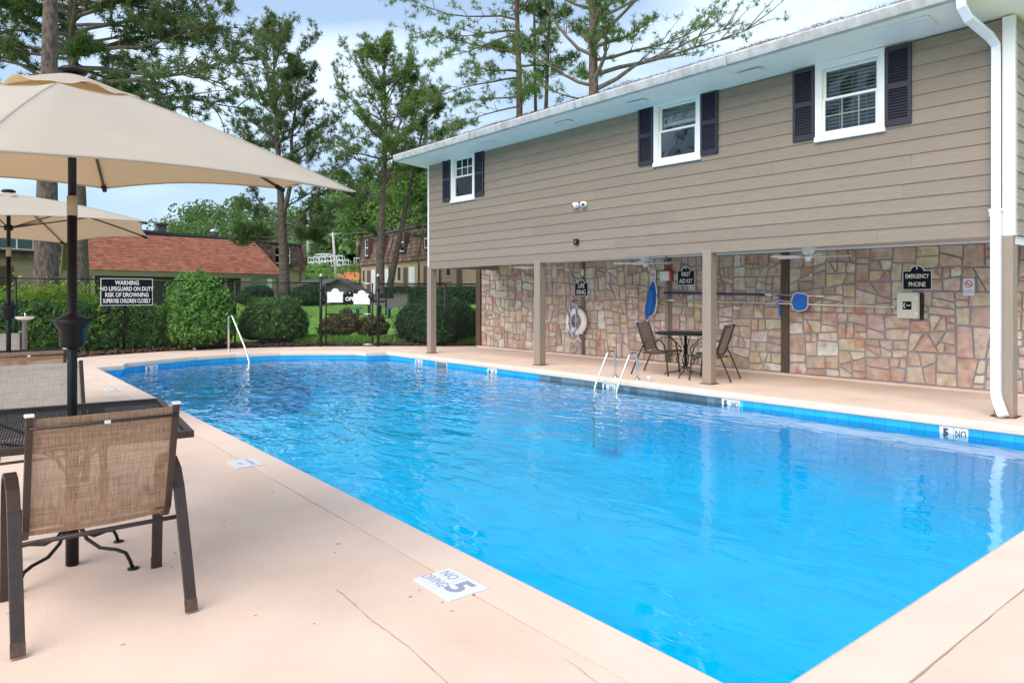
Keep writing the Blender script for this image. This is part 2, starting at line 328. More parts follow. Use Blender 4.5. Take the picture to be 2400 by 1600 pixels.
# pool outline (inner edge of coping), counter-clockwise from the near corner
def arc(c, r, a0, a1, n): return [(c[0] + r * math.cos(R(a0 + (a1 - a0) * i / n)), c[1] + r * math.sin(R(a0 + (a1 - a0) * i / n))) for i in range(n + 1)]
P_near, P_far_r = (-1.46, 2.36), (-1.46, 9.56)
outline = [P_near, P_far_r, (-6.7, 9.30), (-12.0, 9.18), (-16.33, 8.98), (-16.42, 8.42)]
bulge = [(-16.85, 8.32), (-17.45, 7.55), (-17.95, 6.75), (-18.12, 5.7), (-18.0, 4.75), (-17.65, 3.95), (-17.2, 3.1), (-16.75, 2.95)]
outline += bulge + [(-16.6, 2.42)]
def refine(pts):
    o = []
    for i, p in enumerate(pts):
        q = pts[(i + 1) % len(pts)]; o.append(p)
    return o
def offset(pts, w):
    n = len(pts); o = []
    for i in range(n):
        a, b, c = Vector(pts[i - 1]), Vector(pts[i]), Vector(pts[(i + 1) % n])
        n1 = Vector(((b - a).y, -(b - a).x)).normalized(); n2 = Vector(((c - b).y, -(c - b).x)).normalized()
        m_ = (n1 + n2).normalized(); k = w / max(.5, m_.dot(n1)); o.append(b + m_ * k)
    return o
# orientation check: outward normal must point away from centre
ar = sum(outline[i][0] * outline[(i + 1) % len(outline)][1] - outline[(i + 1) % len(outline)][0] * outline[i][1] for i in range(len(outline)))
if ar < 0: outline = outline[::-1]
def sweep(prof, name, m, parent=None, kind=None, smooth=False, base=outline):
    rings = [[(p.x, p.y, z) for p in offset(base, o)] for o, z in prof]; n = len(base); vs = [v for r_ in rings for v in r_]
    fs = [(i * n + k, i * n + (k + 1) % n, (i + 1) * n + (k + 1) % n, (i + 1) * n + k) for i in range(len(prof) - 1) for k in range(n)]
    b = MB(); b.add(vs, fs); return b.build(name, m, parent, smooth, kind)
W_COP = .30
cop = sweep([(.04, -.13), (.03, -.115), (.0, -.10), (-.004, -.06), (0, -.025), (.008, -.008), (.025, 0), (W_COP, 0), (W_COP + .003, -.02), (W_COP + .003, -.15)], 'pool_coping', M['coping'], kind='structure')
def with_hole(outer, hole, z, name, m, kind='structure', skirt=.14):
    polys = [[Vector((*p, 0)) for p in outer], [Vector((*p, 0)) for p in hole]]
    tris = tessellate_polygon(polys); vs = [(p.x, p.y, z) for pl in polys for p in pl]; b = MB(); b.add(vs, tris)
    n0 = len(outer); n1 = len(hole)
    low = [(p.x, p.y, z - skirt) for p in polys[1]]; k = len(b.v); b.v += low
    b.f += [(n0 + i, n0 + (i + 1) % n1, k + (i + 1) % n1, k + i) for i in range(n1)]
    low2 = [(p.x, p.y, z - skirt) for p in polys[0]]; k = len(b.v); b.v += low2
    b.f += [(i, (i + 1) % n0, k + (i + 1) % n0, k + i) for i in range(n0)]
    return b.build(name, m, kind=kind)
hole = []
for p in offset(outline, W_COP + .007): hole.append((p.x, p.y))
# densify and wobble the joint on the near and left sides
dense = []
for i in range(len(hole)):
    a, b = Vector(hole[i]), Vector(hole[(i + 1) % len(hole)]); n = max(1, int((b - a).length / .12)); nrm = Vector(((b - a).y, -(b - a).x)).normalized()
    for k in range(n):
        q = a.lerp(b, k / n); wob = 0 if k == 0 else (.004 + .004 * math.sin(q.x * 3.1 + q.y * 2) + random.uniform(-.003, .004)); q = q + nrm * max(-.004, wob); dense.append((q.x, q.y))
deck_outer = [(3, -6), (3, 14), (-3.0, 12.5), (-16.3, 11.95), (-18.05, 9.75), (-19.0, 8.45), (-19.55, 7.2), (-20.0, 5.9), (-19.9, 4.3), (-19.5, 2.9), (-18.8, 1.4), (-18.2, 0), (-17, -6)]
deck = with_hole(deck_outer, dense, 0.0, 'pool_deck', M['deck'])
sub = sweep([(W_COP - .05, -.045), (W_COP + .12, -.045)], 'joint_bed', M['joint'], deck)
patio = MB(); patio.prism([(-2.8, 12.45, .0), (-16.2, 11.9, .0), (-16.2, 12.6, .0), (-2.8, 13.2, .0)], 4, (0, 0, .004)).build('patio_strip', M['deck'], deck)
# fine cracks and control joints in the deck (open grooves seen as thin dark beds)
def crack(pts, wd, name='crack'):
    b = MB(); vs = []; n = len(pts)
    for i, p in enumerate(pts):
        a = Vector(pts[max(0, i - 1)]); c = Vector(pts[min(n - 1, i + 1)]); t = (c - a).normalized(); q = Vector((-t.y, t.x)); ww = wd * random.uniform(.4, 1.2) * (0.15 if i in (0, n - 1) else 1)
        vs += [(*(Vector(p) + q * ww), .0025), (*(Vector(p) - q * ww), .0025)]
    b.add(vs, [(2 * i, 2 * i + 1, 2 * i + 3, 2 * i + 2) for i in range(n - 1)]); return b.build(name, M['joint'], deck)
def wob(a, b, n, amp):
    a, b = Vector(a), Vector(b); o = []
    ph = random.uniform(0, 6)
    for i in range(n + 1):
        q = a.lerp(b, i / n); o.append((q.x + random.uniform(-amp, amp) * .3, q.y + amp * math.sin(i * .35 + ph) + random.uniform(-amp, amp) * .5))
    return o
crack(wob((-3.35, 1.545), (-1.5, 1.50), 50, .006), .0024)
crack(wob((-8.52, 2.04), (-8.6, 2.33), 10, .003), .003)
crack(wob((-2.15, 1.98), (-.9, 1.93), 20, .01), .0012)
# litter specks on the deck
sp = []
for i in range(90):
    x, y = (random.uniform(-7, -.8), random.uniform(-.3, 2.0)) if i < 90 else ((random.uniform(-16, -2), random.uniform(9.7, 11.6)) if i < 130 else (random.uniform(-1.3, 0), random.uniform(2, 7)))
    a = random.uniform(0, 6.28); l_ = random.uniform(.003, .014); wd = random.uniform(.0012, .003)
    d_ = np.array([math.cos(a), math.sin(a), 0]); q_ = np.array([-d_[1], d_[0], 0]); p_ = np.array([x, y, .004])
    sp.append([p_ - d_ * l_ - q_ * wd, p_ + d_ * l_ - q_ * wd, p_ + d_ * l_ + q_ * wd + [0, 0, .002], p_ - d_ * l_ + q_ * wd])
o = npmesh('pine_straw_litter', np.array(sp), M['straw'], 4, kind='stuff'); o['label'] = 'loose pine needles and leaf crumbs on the peach deck'; o['category'] = 'litter'

# basin
basin = sweep([(.04, -.10), (.04, -.5), (.035, -.8), (-.01, -1.05), (-.11, -1.22), (-.28, -1.345), (-.5, -1.42), (-.8, -1.46), (-1.0, -1.47)], 'pool_wall', M['pool'], kind='structure', smooth=True)
fl = MB(); n = len(outline); ff = [(p.x, p.y, -1.462) for p in offset(outline, .05)]; tr = tessellate_polygon([[Vector(p) for p in ff]])
fl.add(ff, tr); fl.build('pool_floor', M['pool'], kind='structure')
WZ = -.195
wv = [(p.x, p.y, WZ) for p in offset(outline, .039)]; wm = MB(); wm.add(wv, [t if True else t for t in tessellate_polygon([[Vector(p) for p in wv]])])
water = wm.build('pool_water', M['water'], kind='structure')
# make normals face up
for ob in (water,):
    bm = bmesh.new(); bm.from_mesh(ob.data); bmesh.ops.recalc_face_normals(bm, faces=bm.faces)
    if sum(f.normal.z for f in bm.faces) < 0: bmesh.ops.reverse_faces(bm, faces=bm.faces)
    bm.to_mesh(ob.data); bm.free()
# steps in the rounded alcove
for i, (rr, z) in enumerate(((.75, -.32), (1.0, -.5), (1.25, -.7), (1.5, -.9))):
    c0 = Vector((-18.4, 5.7)); pts = [(c0.x + rr * 1.05 * math.cos(R(a)), c0.y + rr * 1.35 * math.sin(R(a))) for a in range(-88, 89, 8)]
    b = MB(); k = len(pts); b.add([(*p, z) for p in pts] + [(*p, -1.5) for p in pts], [tuple(range(k))] + [(j, j + 1, k + j + 1, k + j) for j in range(k - 1)]); b.build('pool_step', M['poolstep'], basin)
    b = MB(); b.tube([(*p, z + .004) for p in pts], .014, 5); b.build('step_edge', M['slate'], basin)
# waterline tiles, each a piece of its own where it shows, joined elsewhere
rest = MB(); ntile = 0; tmesh = None
off = offset(outline, .04)
def tile_run(a, b, single, z0=-.262, z1=-.112, mats=None):
    global ntile
    a, b = Vector(a), Vector(b); Ln = (b - a).length; n = max(1, round(Ln / .155)); t = (b - a) / n; th_ = math.atan2(t.y, t.x); nin = Vector((-t.y, t.x)).normalized()
    for i in range(n):
        c = a + t * (i + .5); hw = t.length / 2 - .003
        bb = MB().box((-hw, -.003, z0), (hw, .009, z1))
        x = c.x
        if single:
            if any(abs(x - mx_) < .16 for mx_ in MARKX): continue
            m = M['slate'] if (-10.6 < x < -6.2 and c.y > 8) else M['tile']
            bb.build('waterline_tile', m, basin, loc=(c.x, c.y, 0)).rotation_euler = (0, 0, th_)
        else:
            mt_ = Matrix.Translation((c.x, c.y, 0)) @ Matrix.Rotation(th_, 4, 'Z'); rest.add([mt_ @ Vector(v) for v in bb.v], bb.f)
MARKX = [-3.28, -6.28, -8.75, -12.1, -14.9]
m_ = len(off)
for i in range(m_):
    a, b = off[i], off[(i + 1) % m_]
    farside = (a.y > 8.9 and b.y > 8.9)
    leftend = (a.x < -16 and b.x < -16)
    # interior is to the left of a->b
    tile_run(a, b, farside or leftend)
rest.build('waterline_tile', M['tile'], basin, kind='stuff')
# grout bed
sweep([(.0405, -.108), (.0395, -.27)], 'grout_bed', M['grout'], basin)
# depth markers on the pool wall
def wall_marker(x, txt, txt2, yaw, y, lbl):
    r_ = thing('depth_marker', lbl, 'depth marker', (x, y, 0), yaw, 'depth markers at the waterline')
    for s in (-1, 1): MB().box((s * .078 - .075, -.014, -.262), (s * .078 + .075, .0, -.112)).build('marker_tile', M['signwhite'], r_)
    mt = Matrix.Rotation(R(90), 4, 'X')
    text_mesh(txt, .13, M['ink'], r_, 'numeral', Matrix.Translation((-.085, -.016, -.19)) @ mt, .006)
    text_mesh(txt2, .10, M['ink'], r_, 'lettering', Matrix.Translation((.075, -.016, -.185)) @ mt, .001, sx=.75)
def ywall(x):
    pts = [(-1.46, 9.56), (-6.7, 9.30), (-12.0, 9.18), (-16.33, 8.98)]
    for (x0, y0), (x1, y1) in zip(pts, pts[1:]):
        if x1 <= x <= x0: t = (x - x0) / (x1 - x0); return y0 + t * (y1 - y0) + .036, math.atan2(y0 - y1, x0 - x1)
for x, a, b, lb in ((-3.28, '5', 'NO', 'white tile pair reading 5 NO at the waterline near the downpipe'), (-6.28, '5', 'NO', 'white tile pair reading 5 NO below the third brown column'), (-8.75, '5', 'NO', 'white tile pair at the waterline between the two ladder rails'),
                    (-12.1, '4', 'FT', 'white tile pair at the waterline left of the second brown column'), (-14.9, '3', 'FT', 'white tile pair at the waterline near the far right corner of the pool')):
    yy, aa = ywall(x); wall_marker(x, a, b, aa, yy, lb)
wall_marker(-17.83, '3', 'FT', R(83), 7.2, 'white tile pair on the rounded end of the pool right of the handrail')
wall_marker(-17.42, '3', 'FT', R(117), 3.62, 'white tile pair on the rounded end of the pool left of the handrail')
# skimmer opening
t = thing('pool_skimmer', 'dark rectangular skimmer opening in the far pool wall', 'skimmer', (-13.95, ywall(-13.95)[0] - .02, 0), ywall(-13.95)[1]); MB().box((-.2, -.01, -.3), (.2, .012, -.12)).build('opening', M['slate'], t); MB().box((-.23, -.004, -.32), (.23, .013, -.105)).build('frame', M['grout'], t)

# deck markers
def deck_marker(x, y, rz, lbl, txts, w_=.30, h_=.225):
    r_ = thing('deck_marker', lbl, 'depth marker', (x, y, .003), rz, 'depth markers set in the deck')
    MB().box((-w_ / 2, -h_ / 2, -.002), (-.004, h_ / 2, .006)).build('marker_tile', M['signwhite'], r_); MB().box((-.001, -h_ / 2, -.002), (w_ / 2, h_ / 2, .006)).build('marker_tile', M['signwhite'], r_)
    for s, sz, px, py, rot, m, bo, sx in txts:
        text_mesh(s, sz, M[m], r_, 'lettering', Matrix.Translation((px, py, .0062)) @ Matrix.Rotation(R(rot), 4, 'Z'), bo, sx=sx, depth=.0008)
deck_marker(-3.03, 2.03, 0, 'white deck marker lettered NO DIVING 5 on the near left coping', [('NO', .088, -.085, .052, 0, 'fadedink', .0, .85), ('DIVING', .088, -.078, -.045, 0, 'fadedink', .0, .62), ('5', .20, .072, .005, 0, 'fadedink', .006, 1.1)], .34, .235)
deck_marker(-6.32, 2.07, 0, 'white deck marker with small print beside the near table', [('NO DIVING', .05, 0, .04, 0, 'fadedink', 0, .9), ('5 FT', .05, 0, -.05, 0, 'fadedink', 0.001, 1)], .30, .235)
deck_marker(-12.47, 2.05, 0, 'small white deck marker far down the left coping', [('NO DIVING', .05, 0, .03, 0, 'fadedink', 0, .9), ('4 FT', .05, 0, -.06, 0, 'fadedink', 0, 1)], .40, .22)

# ------------------------------------------------------------------ clubhouse
PH = R(2.39); BO = (0, 10.155, 0)
def wloc(s, t, z=0): return Vector((BO[0] + s * math.cos(PH) - t * math.sin(PH), BO[1] + s * math.sin(PH) + t * math.cos(PH), z))
WYC = 2.2
house = thing('clubhouse', 'two storey brown clubhouse with clapboard upper floor over an open patio', 'building', BO, PH)
def sh(s): return .0078 * (s + 3.0)
S0, S1, ZB, LAP, ROWS = -15.15, -2.93, 2.205, .1915, 14
wins = [(-14.19, -13.27, 3.70), (-8.15, -7.19, 3.755), (-5.24, -4.28, 3.72)]
WH = 1.125
def plank(a, b, k, m, side=False, last=False):
    z0 = ZB + k * LAP; z1 = z0 + LAP + .012
    if k == ROWS - 1: z1 = z0 + LAP * .72
    vs = []
    for s in (a, b):
        q = sh(s) if not side else 0
        for (t, z) in ((-.022, z0), (.0, z0), (.0, z1), (-.008, z1)): vs.append((s, t, z + q))
    if side: vs = [(S1 + .13 - y, x, z) for x, y, z in vs]
    b_ = MB(); b_.add(vs, [(0, 1, 2, 3), (7, 6, 5, 4), (0, 4, 5, 1), (3, 2, 6, 7), (0, 3, 7, 4), (1, 5, 6, 2)])
    return b_.build('plank', m, house)
for k in range(ROWS):
    cuts = [S0]; x = S0 + random.uniform(1.2, 3.6)
    while x < S1 - .6: cuts.append(x); x += 3.66 * random.choice((.6, 1, 1, .8))
    cuts.append(S1)
    for a, b in zip(cuts, cuts[1:]):
        segs = [(a, b - .002)]
        for (wa, wb, wz) in wins:
            if ZB + (k + .5) * LAP + sh(wa) > wz + .0:
                ns = []
                for (p, q) in segs:
                    if q <= wa or p >= wb: ns.append((p, q))
                    else:
                        if p < wa: ns.append((p, wa))
                        if q > wb: ns.append((wb, q))
                segs = ns
        for p, q in segs:
            if q - p > .02: plank(p, q, k, M['siding'])
for k in range(ROWS): plank(.03, 8.0, k, M['siding_side'], True)
# body behind the boards (open window holes get dark rooms)
body = MB()
edges = [S0] + [e for w_ in wins for e in (w_[0] + .03, w_[1] - .03)] + [S1 + .1]
for i in range(0, len(edges), 2): body.box((edges[i], .003, ZB + .005), (edges[i + 1], .12, 4.79))
for (wa, wb, wz) in wins: body.box((wa + .03, .003, ZB + .005), (wb - .03, .12, wz + .04)); body.box((wa + .03, .003, wz + WH - .03), (wb - .03, .12, 4.79))
body.box((S0 + .02, 8.0, 0), (S1 + .1, 8.1, 4.79)); body.box((S0, .12, ZB - .07), (S0 + .12, 8, 4.79)); body.box((S1 - .02, .12, ZB - .07), (S1 + .1, 8, 4.79))
body.build('wall_core', M['siding'], house)
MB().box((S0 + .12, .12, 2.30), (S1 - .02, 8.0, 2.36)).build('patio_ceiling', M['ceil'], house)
MB().box((S0 + .3, 1.4, 2.6), (S1 - .1, 1.45, 4.79)).build('inner_partition', M['dark'], house)
# trims
MB().box((S0, .0, ZB - .09), (S1, .003, ZB - .02)).build('soffit_return', M['post'], house) if False else None
MB().box((-15.78, WYC - .05, 2.262), (S1 + .1, WYC - .002, 2.298)).build('ceiling_trim', M['white'], house)
MB().box((S0 - .045, -.03, 2.09), (S0 + .005, .06, 4.72)).build('corner_board', M['white'], house, bevel=.004)
MB().box((S1, -.035, 2.2), (S1 + .13, .06, 4.85)).build('corner_board', M['white'], house, bevel=.004)
MB().box((S1 + .1, .062, 2.1), (S1 + .115, 8, 2.2)).build('beam_trim', M['white'], house)
# columns
for i, (s, wd) in enumerate(((-15.13, .17), (-11.17, .175), (-7.07, .165), (-2.92, .20))):
    top = 2.26 + sh(s) if i < 3 else 2.2
    MB().box((s - wd / 2, -.035, 0), (s + wd / 2, wd - .035, top)).build('column', M['post'], house, bevel=.006)
    b = MB()
    b.box((s - wd / 2 - .03, -.06, 0.001), (s + wd / 2 + .03, wd, .012)); b.build('column_foot', M['rust'], house)
# roof, soffit, gutter
OV = .75; E0, E1 = S0 - .32, S1 + .55
def ez(s): return 4.84 + .0095 * (s + 3)
def slab(name, m, pts_top, th, **k):
    return MB().prism([Vector(p) - Vector((0, 0, th)) for p in pts_top], 4, (0, 0, th)).build(name, m, house, **k)
slab('soffit', M['soffit'], [(E0, -OV, ez(E0) + .06), (E1, -OV, ez(E1) + .11), (E1, .1, ez(E1) + .03), (E0, .1, ez(E0) - .0)], .012)
slab('soffit', M['soffit'], [(S1 + .1, .101, ez(E1) + .03), (E1, .101, ez(E1) + .03), (E1, 8.4, ez(E1) + .03), (S1 + .1, 8.4, ez(E1) + .03)], .012)
slab('soffit', M['soffit'], [(E0, .101, ez(E0)), (S0, .101, ez(E0)), (S0, 8.4, ez(E0)), (E0, 8.4, ez(E0))], .012)
for s in (-14.2, -12.3, -10.0, -8.2, -6.05):
    f = slab('soffit_vent', M['white'], [(s - .2, -.50, ez(s) + .034), (s + .2, -.50, ez(s) + .034), (s + .2, -.36, ez(s) + .02), (s - .2, -.36, ez(s) + .02)], .006)
f = slab('soffit_hatch', M['white'], [(-4.2, -.62, ez(-4) + .076), (-3.55, -.62, ez(-4) + .08), (-3.55, -.30, ez(-4) + .05), (-4.2, -.30, ez(-4) + .046)], .02)
def gut(s):
    z = ez(s) + (.05 if s < -10 else .08) ; z = ez(s) + .055 + .05 * (s - E0) / (E1 - E0)
    return [(-OV - .0, z), (-OV - .09, z + .005), (-OV - .105, z + .045), (-OV - .125, z + .115), (-OV - .115, z + .145), (-OV - .10, z + .145), (-OV - .10, z + .12), (-OV, z + .12)]
b = MB(); n = 40; vs = []
for i in range(n + 1):
    s = E0 + (E1 - E0) * i / n; vs += [(s, t, z) for t, z in gut(s)]
fs = [(i * 8 + k, i * 8 + (k + 1) % 8, (i + 1) * 8 + (k + 1) % 8, (i + 1) * 8 + k) for i in range(n) for k in range(8)] + [tuple(range(8))[::-1], tuple(range(n * 8, n * 8 + 8))]
b.add(vs, fs); b.build('gutter', M['gutter'], house)
b = MB()
for s in (-12.4, -9.3, -6.2): b.box((s, -OV - .13, ez(s) + .06), (s + .02, -OV - .12, ez(s) + .22))
b.build('gutter_joint', M['galv'], house)
ymid = 3.85; zr = ez(-9) + .16 + .17 * (ymid + OV)
b = MB(); b.add([(E0, -OV, ez(E0) + .17), (E1, -OV, ez(E1) + .215), (E1, 8.4, ez(E1) + .2), (E0, 8.4, ez(E0) + .17), (E0 + 4.4, ymid, zr), (E1 - 4.4, ymid, zr), (E0, -OV, ez(E0) + .06), (E1, -OV, ez(E1) + .11), (E1, 8.4, ez(E1) + .06), (E0, 8.4, ez(E0) + .02)],
    [(0, 1, 5, 4), (1, 2, 5), (2, 3, 4, 5), (3, 0, 4), (0, 6, 7, 1), (1, 7, 8, 2), (2, 8, 9, 3), (3, 9, 6, 0)]); b.build('roof', M['gutter'], house)
db = []
for i in range(9000):
    s = random.uniform(E0, E1); t_ = -OV - .115 + abs(random.gauss(0, .10)); hgt = max(0, .03 * math.sin(s * 2.1) + .025 * math.sin(s * 5.3 + 1)) ; z = ez(s) + .055 + .05 * (s - E0) / (E1 - E0) + .142 + random.uniform(0, .025 + hgt)
    p = np.array([s, t_, z]); d_ = unit(rng.normal(size=3) * [1, .6, .35]) * random.uniform(.02, .06); q_ = unit(rng.normal(size=3)) * .004
    db.append([p - d_, p + d_, p + d_ + q_, p - d_ + q_])
npmesh('leaf_litter', np.array(db), M['rope_debris'], 4, house, 'stuff')
# windows
def window(i, wa, wb, wz):
    w_ = thing_part = bpy.data.objects.new('window', None); C.objects.link(w_); w_.parent = house; w_.location = (0, 0, 0)
    z0, z1 = wz, wz + WH; fw = .075; mid = (z0 + z1) / 2 + .02
    f = MB(); f.box((wa, -.045, z0), (wa + fw, .03, z1)); f.box((wb - fw, -.045, z0), (wb, .03, z1)); f.box((wa + fw, -.045, z1 - .10), (wb - fw, .03, z1)); f.box((wa - .01, -.06, z0 - .02), (wb + .01, .03, z0 + .05))
    f.build('frame', M['white'], w_, bevel=.004)
    fi = MB(); a, b = wa + fw, wb - fw
    for (u0, u1) in ((a, a + .02), (b - .02, b)): MB().box((u0, -.032, z0 + .05), (u1, .05, z1 - .10)).build('jamb', M['soffit'], w_)
    up, lo = MB(), MB(); a += .02; b -= .02; q = .035
    for mb, y, (c0, c1) in ((up, .028, (mid - .02, z1 - .10)), (lo, -.005, (z0 + .05, mid + .02))):
        mb.box((a, y, c0), (a + q, y + .03, c1)); mb.box((b - q, y, c0), (b, y + .03, c1)); mb.box((a + q, y, c1 - q), (b - q, y + .03, c1)); mb.box((a + q, y, c0), (b - q, y + .03, c0 + (q if mb is up else .075)))
    up.build('sash', M['white'], w_); lo.build('sash', M['white'], w_)
    for y, c0, c1 in ((.043, mid, z1 - .13), (.012, z0 + .12, mid)): MB().box((a + q, y, c0), (b - q, y + .004, c1)).build('pane', M['glass'], w_)
    mt = MB()
    def grid(y, c0, c1, nx, nz):
        for j in range(1, nx): x = a + q + (b - a - 2 * q) * j / nx; mt.box((x - .009, y, c0), (x + .009, y + .012, c1))
        for j in range(1, nz): z = c0 + (c1 - c0) * j / nz; mt.box((a + q, y + .002, z - .009), (b - q, y + .010, z + .009))
    if i == 0: grid(.03, mid + .02, z1 - .135, 3, 2); 
    if i == 2: grid(.018, z0 + .125, mid - .015, 3, 2)
    if mt.v: mt.build('muntin', M['muntin'] if i == 2 else M['white'], w_)
    bl = MB(); top, bot = z1 - .13, (z0 + .12 if i != 1 else mid + .16)
    z = top
    while z > bot:
        bl.add([(a + .02, .075, z), (b - .02, .075, z), (b - .02, .112, z - .018), (a + .02, .112, z - .018)], [(0, 1, 2, 3)]); z -= .052 if i == 2 else .042
    for x in (a + .2, (a + b) / 2, b - .2): bl.box((x, .09, bot), (x + .004, .092, top))
    bl.build('blind', M['blind'], w_)
    if i == 1: MB().box((a + .02, .085, mid + .10), (b - .02, .11, mid + .16)).build('blind_rail', M['blind'], w_)
    MB().box((wa + .031, .122, z0), (wb - .031, .9, z0 + .01)).build('room_floor', M['dark'], w_)
for i, w_ in enumerate(wins): window(i, *w_)
slat = MB(); slat.add([(-.5, -.018, 0), (.5, -.018, 0), (.5, 0, .030), (-.5, 0, .030), (-.5, .0, -.004), (.5, .0, -.004)], [(0, 1, 2, 3), (0, 4, 5, 1)])
slme = bpy.data.meshes.new('slat'); slme.from_pydata(slat.v, [], slat.f); slme.materials.append(M['shutter'])
for i, (wa, wb, wz) in enumerate(wins):
    for a, b in ((wa - .335, wa - .012), (wb + .012, wb + .335)):
        s = bpy.data.objects.new('shutter', None); C.objects.link(s); s.parent = house; z0, z1 = wz + .04, wz + WH - .035; y0, y1 = -.052, -.024; e = .042; mid = (z0 + z1) / 2 + .0
        f = MB(); f.box((a, y0, z0), (a + e, y1, z1)); f.box((b - e, y0, z0), (b, y1, z1))
        for c0, c1 in ((z0, z0 + .07), (mid - .035, mid + .035), (z1 - .05, z1)): f.box((a + e, y0, c0), (b - e, y1, c1))
        f.box((a + e, -.028, z0 + .07), (b - e, -.024, z1 - .05)); f.build('shutter_frame', M['shutter'], s)
        for c0, c1 in ((z0 + .07, mid - .035), (mid + .035, z1 - .05)):
            n = 11
            for k in range(n):
                o = link('slat', slme, s); o.location = ((a + b) / 2, -.030, c0 + (c1 - c0) * (k + .05) / n); o.scale = (b - a - 2 * e, 1, 1.15)
# downpipe
b = MB(); sx = -2.985
def rpath(b, pts, hw=.05, hd=.038): b.tube(pts, 1, 4, flat=(hw, hd), up=(0, 1, 0))
rpath(b, [(sx - .16, -OV - .05, 4.98), (sx - .155, -OV - .04, 4.84), (sx - .12, -OV + .06, 4.72), (sx - .03, -.2, 4.60), (sx, -.085, 4.52), (sx, -.075, 4.40), (sx, -.075, 2.52)])
b.build('downpipe', M['pipe'], house, bevel=.008)
b = MB(); rpath(b, [(sx + .002, -.076, 2.53), (sx + .002, -.076, .32), (sx + .012, -.085, .24), (sx + .06, -.13, .12), (sx + .10, -.17, .035)], .053, .041); b.build('downpipe', M['pipe'], house, bevel=.008)
b = MB(); b.box((sx - .065, -.12, 2.50), (sx + .065, -.032, 2.53)); b.box((sx - .06, -.118, 2.44), (sx - .055, -.03, 2.5)); b.build('strap', M['white'], house)

# stone wall
WY = 2.2; wall = thing('stone_wall', 'flagstone wall of pink and tan stones in grey mortar behind the patio', 'wall', BO, PH)
MB().box((-15.95, WY, 0), (S1 + .12, WY + .3, 2.4)).build('mortar_bed', M['mortar'], wall)
def area(p): return abs(sum(p[i][0] * p[(i + 1) % len(p)][1] - p[(i + 1) % len(p)][0] * p[i][1] for i in range(len(p)))) / 2
def clip(p, a, nrm):
    o = []
    for i in range(len(p)):
        P, Q = p[i], p[(i + 1) % len(p)]; dp = (P[0] - a[0]) * nrm[0] + (P[1] - a[1]) * nrm[1]; dq = (Q[0] - a[0]) * nrm[0] + (Q[1] - a[1]) * nrm[1]
        if dp >= 0: o.append(P)
        if (dp >= 0) != (dq >= 0): t = dp / (dp - dq); o.append((P[0] + t * (Q[0] - P[0]), P[1] + t * (Q[1] - P[1])))
    return o
stones = []; rs = random.Random(11); stack = [[(-15.78, .05), (-12.0, .05), (-12.0, 2.26), (-15.78, 2.26)], [(-11.84, .05), (-9.53, .05), (-9.53, 2.26), (-11.84, 2.26)], [(-9.37, .05), (-6.93, .05), (-6.93, 2.26), (-9.37, 2.26)], [(-6.78, .05), (S1 + .1, .05), (S1 + .1, 2.26), (-6.78, 2.26)]]
while stack:
    p = stack.pop(); A = area(p); xs_ = [q[0] for q in p]; zs_ = [q[1] for q in p]; wx, wz = max(xs_) - min(xs_), max(zs_) - min(zs_)
    if A < .082 * rs.uniform(.2, 1.6) and max(wx, wz) < .62: stones.append(p); continue
    f = rs.uniform(.33, .67); tilt = R(rs.gauss(0, 4)) if (rs.random() < .66 or A > .42) else R(rs.uniform(-34, 34))
    if wx > wz * rs.uniform(.8, 1.3): a = (min(xs_) + wx * f, (min(zs_) + max(zs_)) / 2); nrm = (math.cos(tilt), math.sin(tilt))
    else: a = ((min(xs_) + max(xs_)) / 2, min(zs_) + wz * f); nrm = (math.sin(tilt), math.cos(tilt))
    q1, q2 = clip(p, a, nrm), clip(p, a, (-nrm[0], -nrm[1]))
    if len(q1) < 3 or len(q2) < 3 or min(area(q1), area(q2)) < .008: stones.append(p); continue
    stack += [q1, q2]
def inset(p, w_):
    if sum(p[i][0] * p[(i + 1) % len(p)][1] - p[(i + 1) % len(p)][0] * p[i][1] for i in range(len(p))) < 0: p = p[::-1]
    o = p
    for i in range(len(p)):
        a, b = p[i], p[(i + 1) % len(p)]; dx, dz = b[0] - a[0], b[1] - a[1]; l_ = math.hypot(dx, dz)
        if l_ < 1e-5: continue
        nrm = (-dz / l_, dx / l_); o = clip(o, (a[0] + nrm[0] * w_, a[1] + nrm[1] * w_), nrm)
        if len(o) < 3: return None
    return o
def knock(p):    # knock the corners off a little
    o = []
    for i in range(len(p)):
        a, b, c = p[i - 1], p[i], p[(i + 1) % len(p)]
        for q in (a, c):
            l_ = math.hypot(q[0] - b[0], q[1] - b[1]); t = min(.3, rs.uniform(.006, .035) / max(l_, 1e-4)); o.append((b[0] + (q[0] - b[0]) * t, b[1] + (q[1] - b[1]) * t))
    return o
sdata = []
for p in stones:
    q = inset(p, rs.uniform(.008, .014))
    if not q or area(q) < .003: continue
    q = knock(q); cx_, cz_ = sum(a[0] for a in q) / len(q), sum(a[1] for a in q) / len(q); th_ = rs.uniform(.016, .034); k = len(q)
    vs = [(a - cx_, 0, b - cz_) for a, b in q] + [(a - cx_, -th_ * .65, b - cz_) for a, b in q] + [((a - cx_) * .93, -th_ + rs.uniform(-.003, .003), (b - cz_) * .93) for a, b in q]
    fs = [(i, (i + 1) % k, (i + 1) % k + k, i + k) for i in range(k)] + [(i + k, (i + 1) % k + k, (i + 1) % k + 2 * k, i + 2 * k) for i in range(k)] + [tuple(range(2 * k, 3 * k))]
    wp = wloc(cx_, WY, cz_); sdata.append((area(q) / fwd(wp.x, wp.y) ** 2, (cx_, WY + .001, cz_), vs, fs))
sdata.sort(key=lambda s: -s[0]); rb = MB()
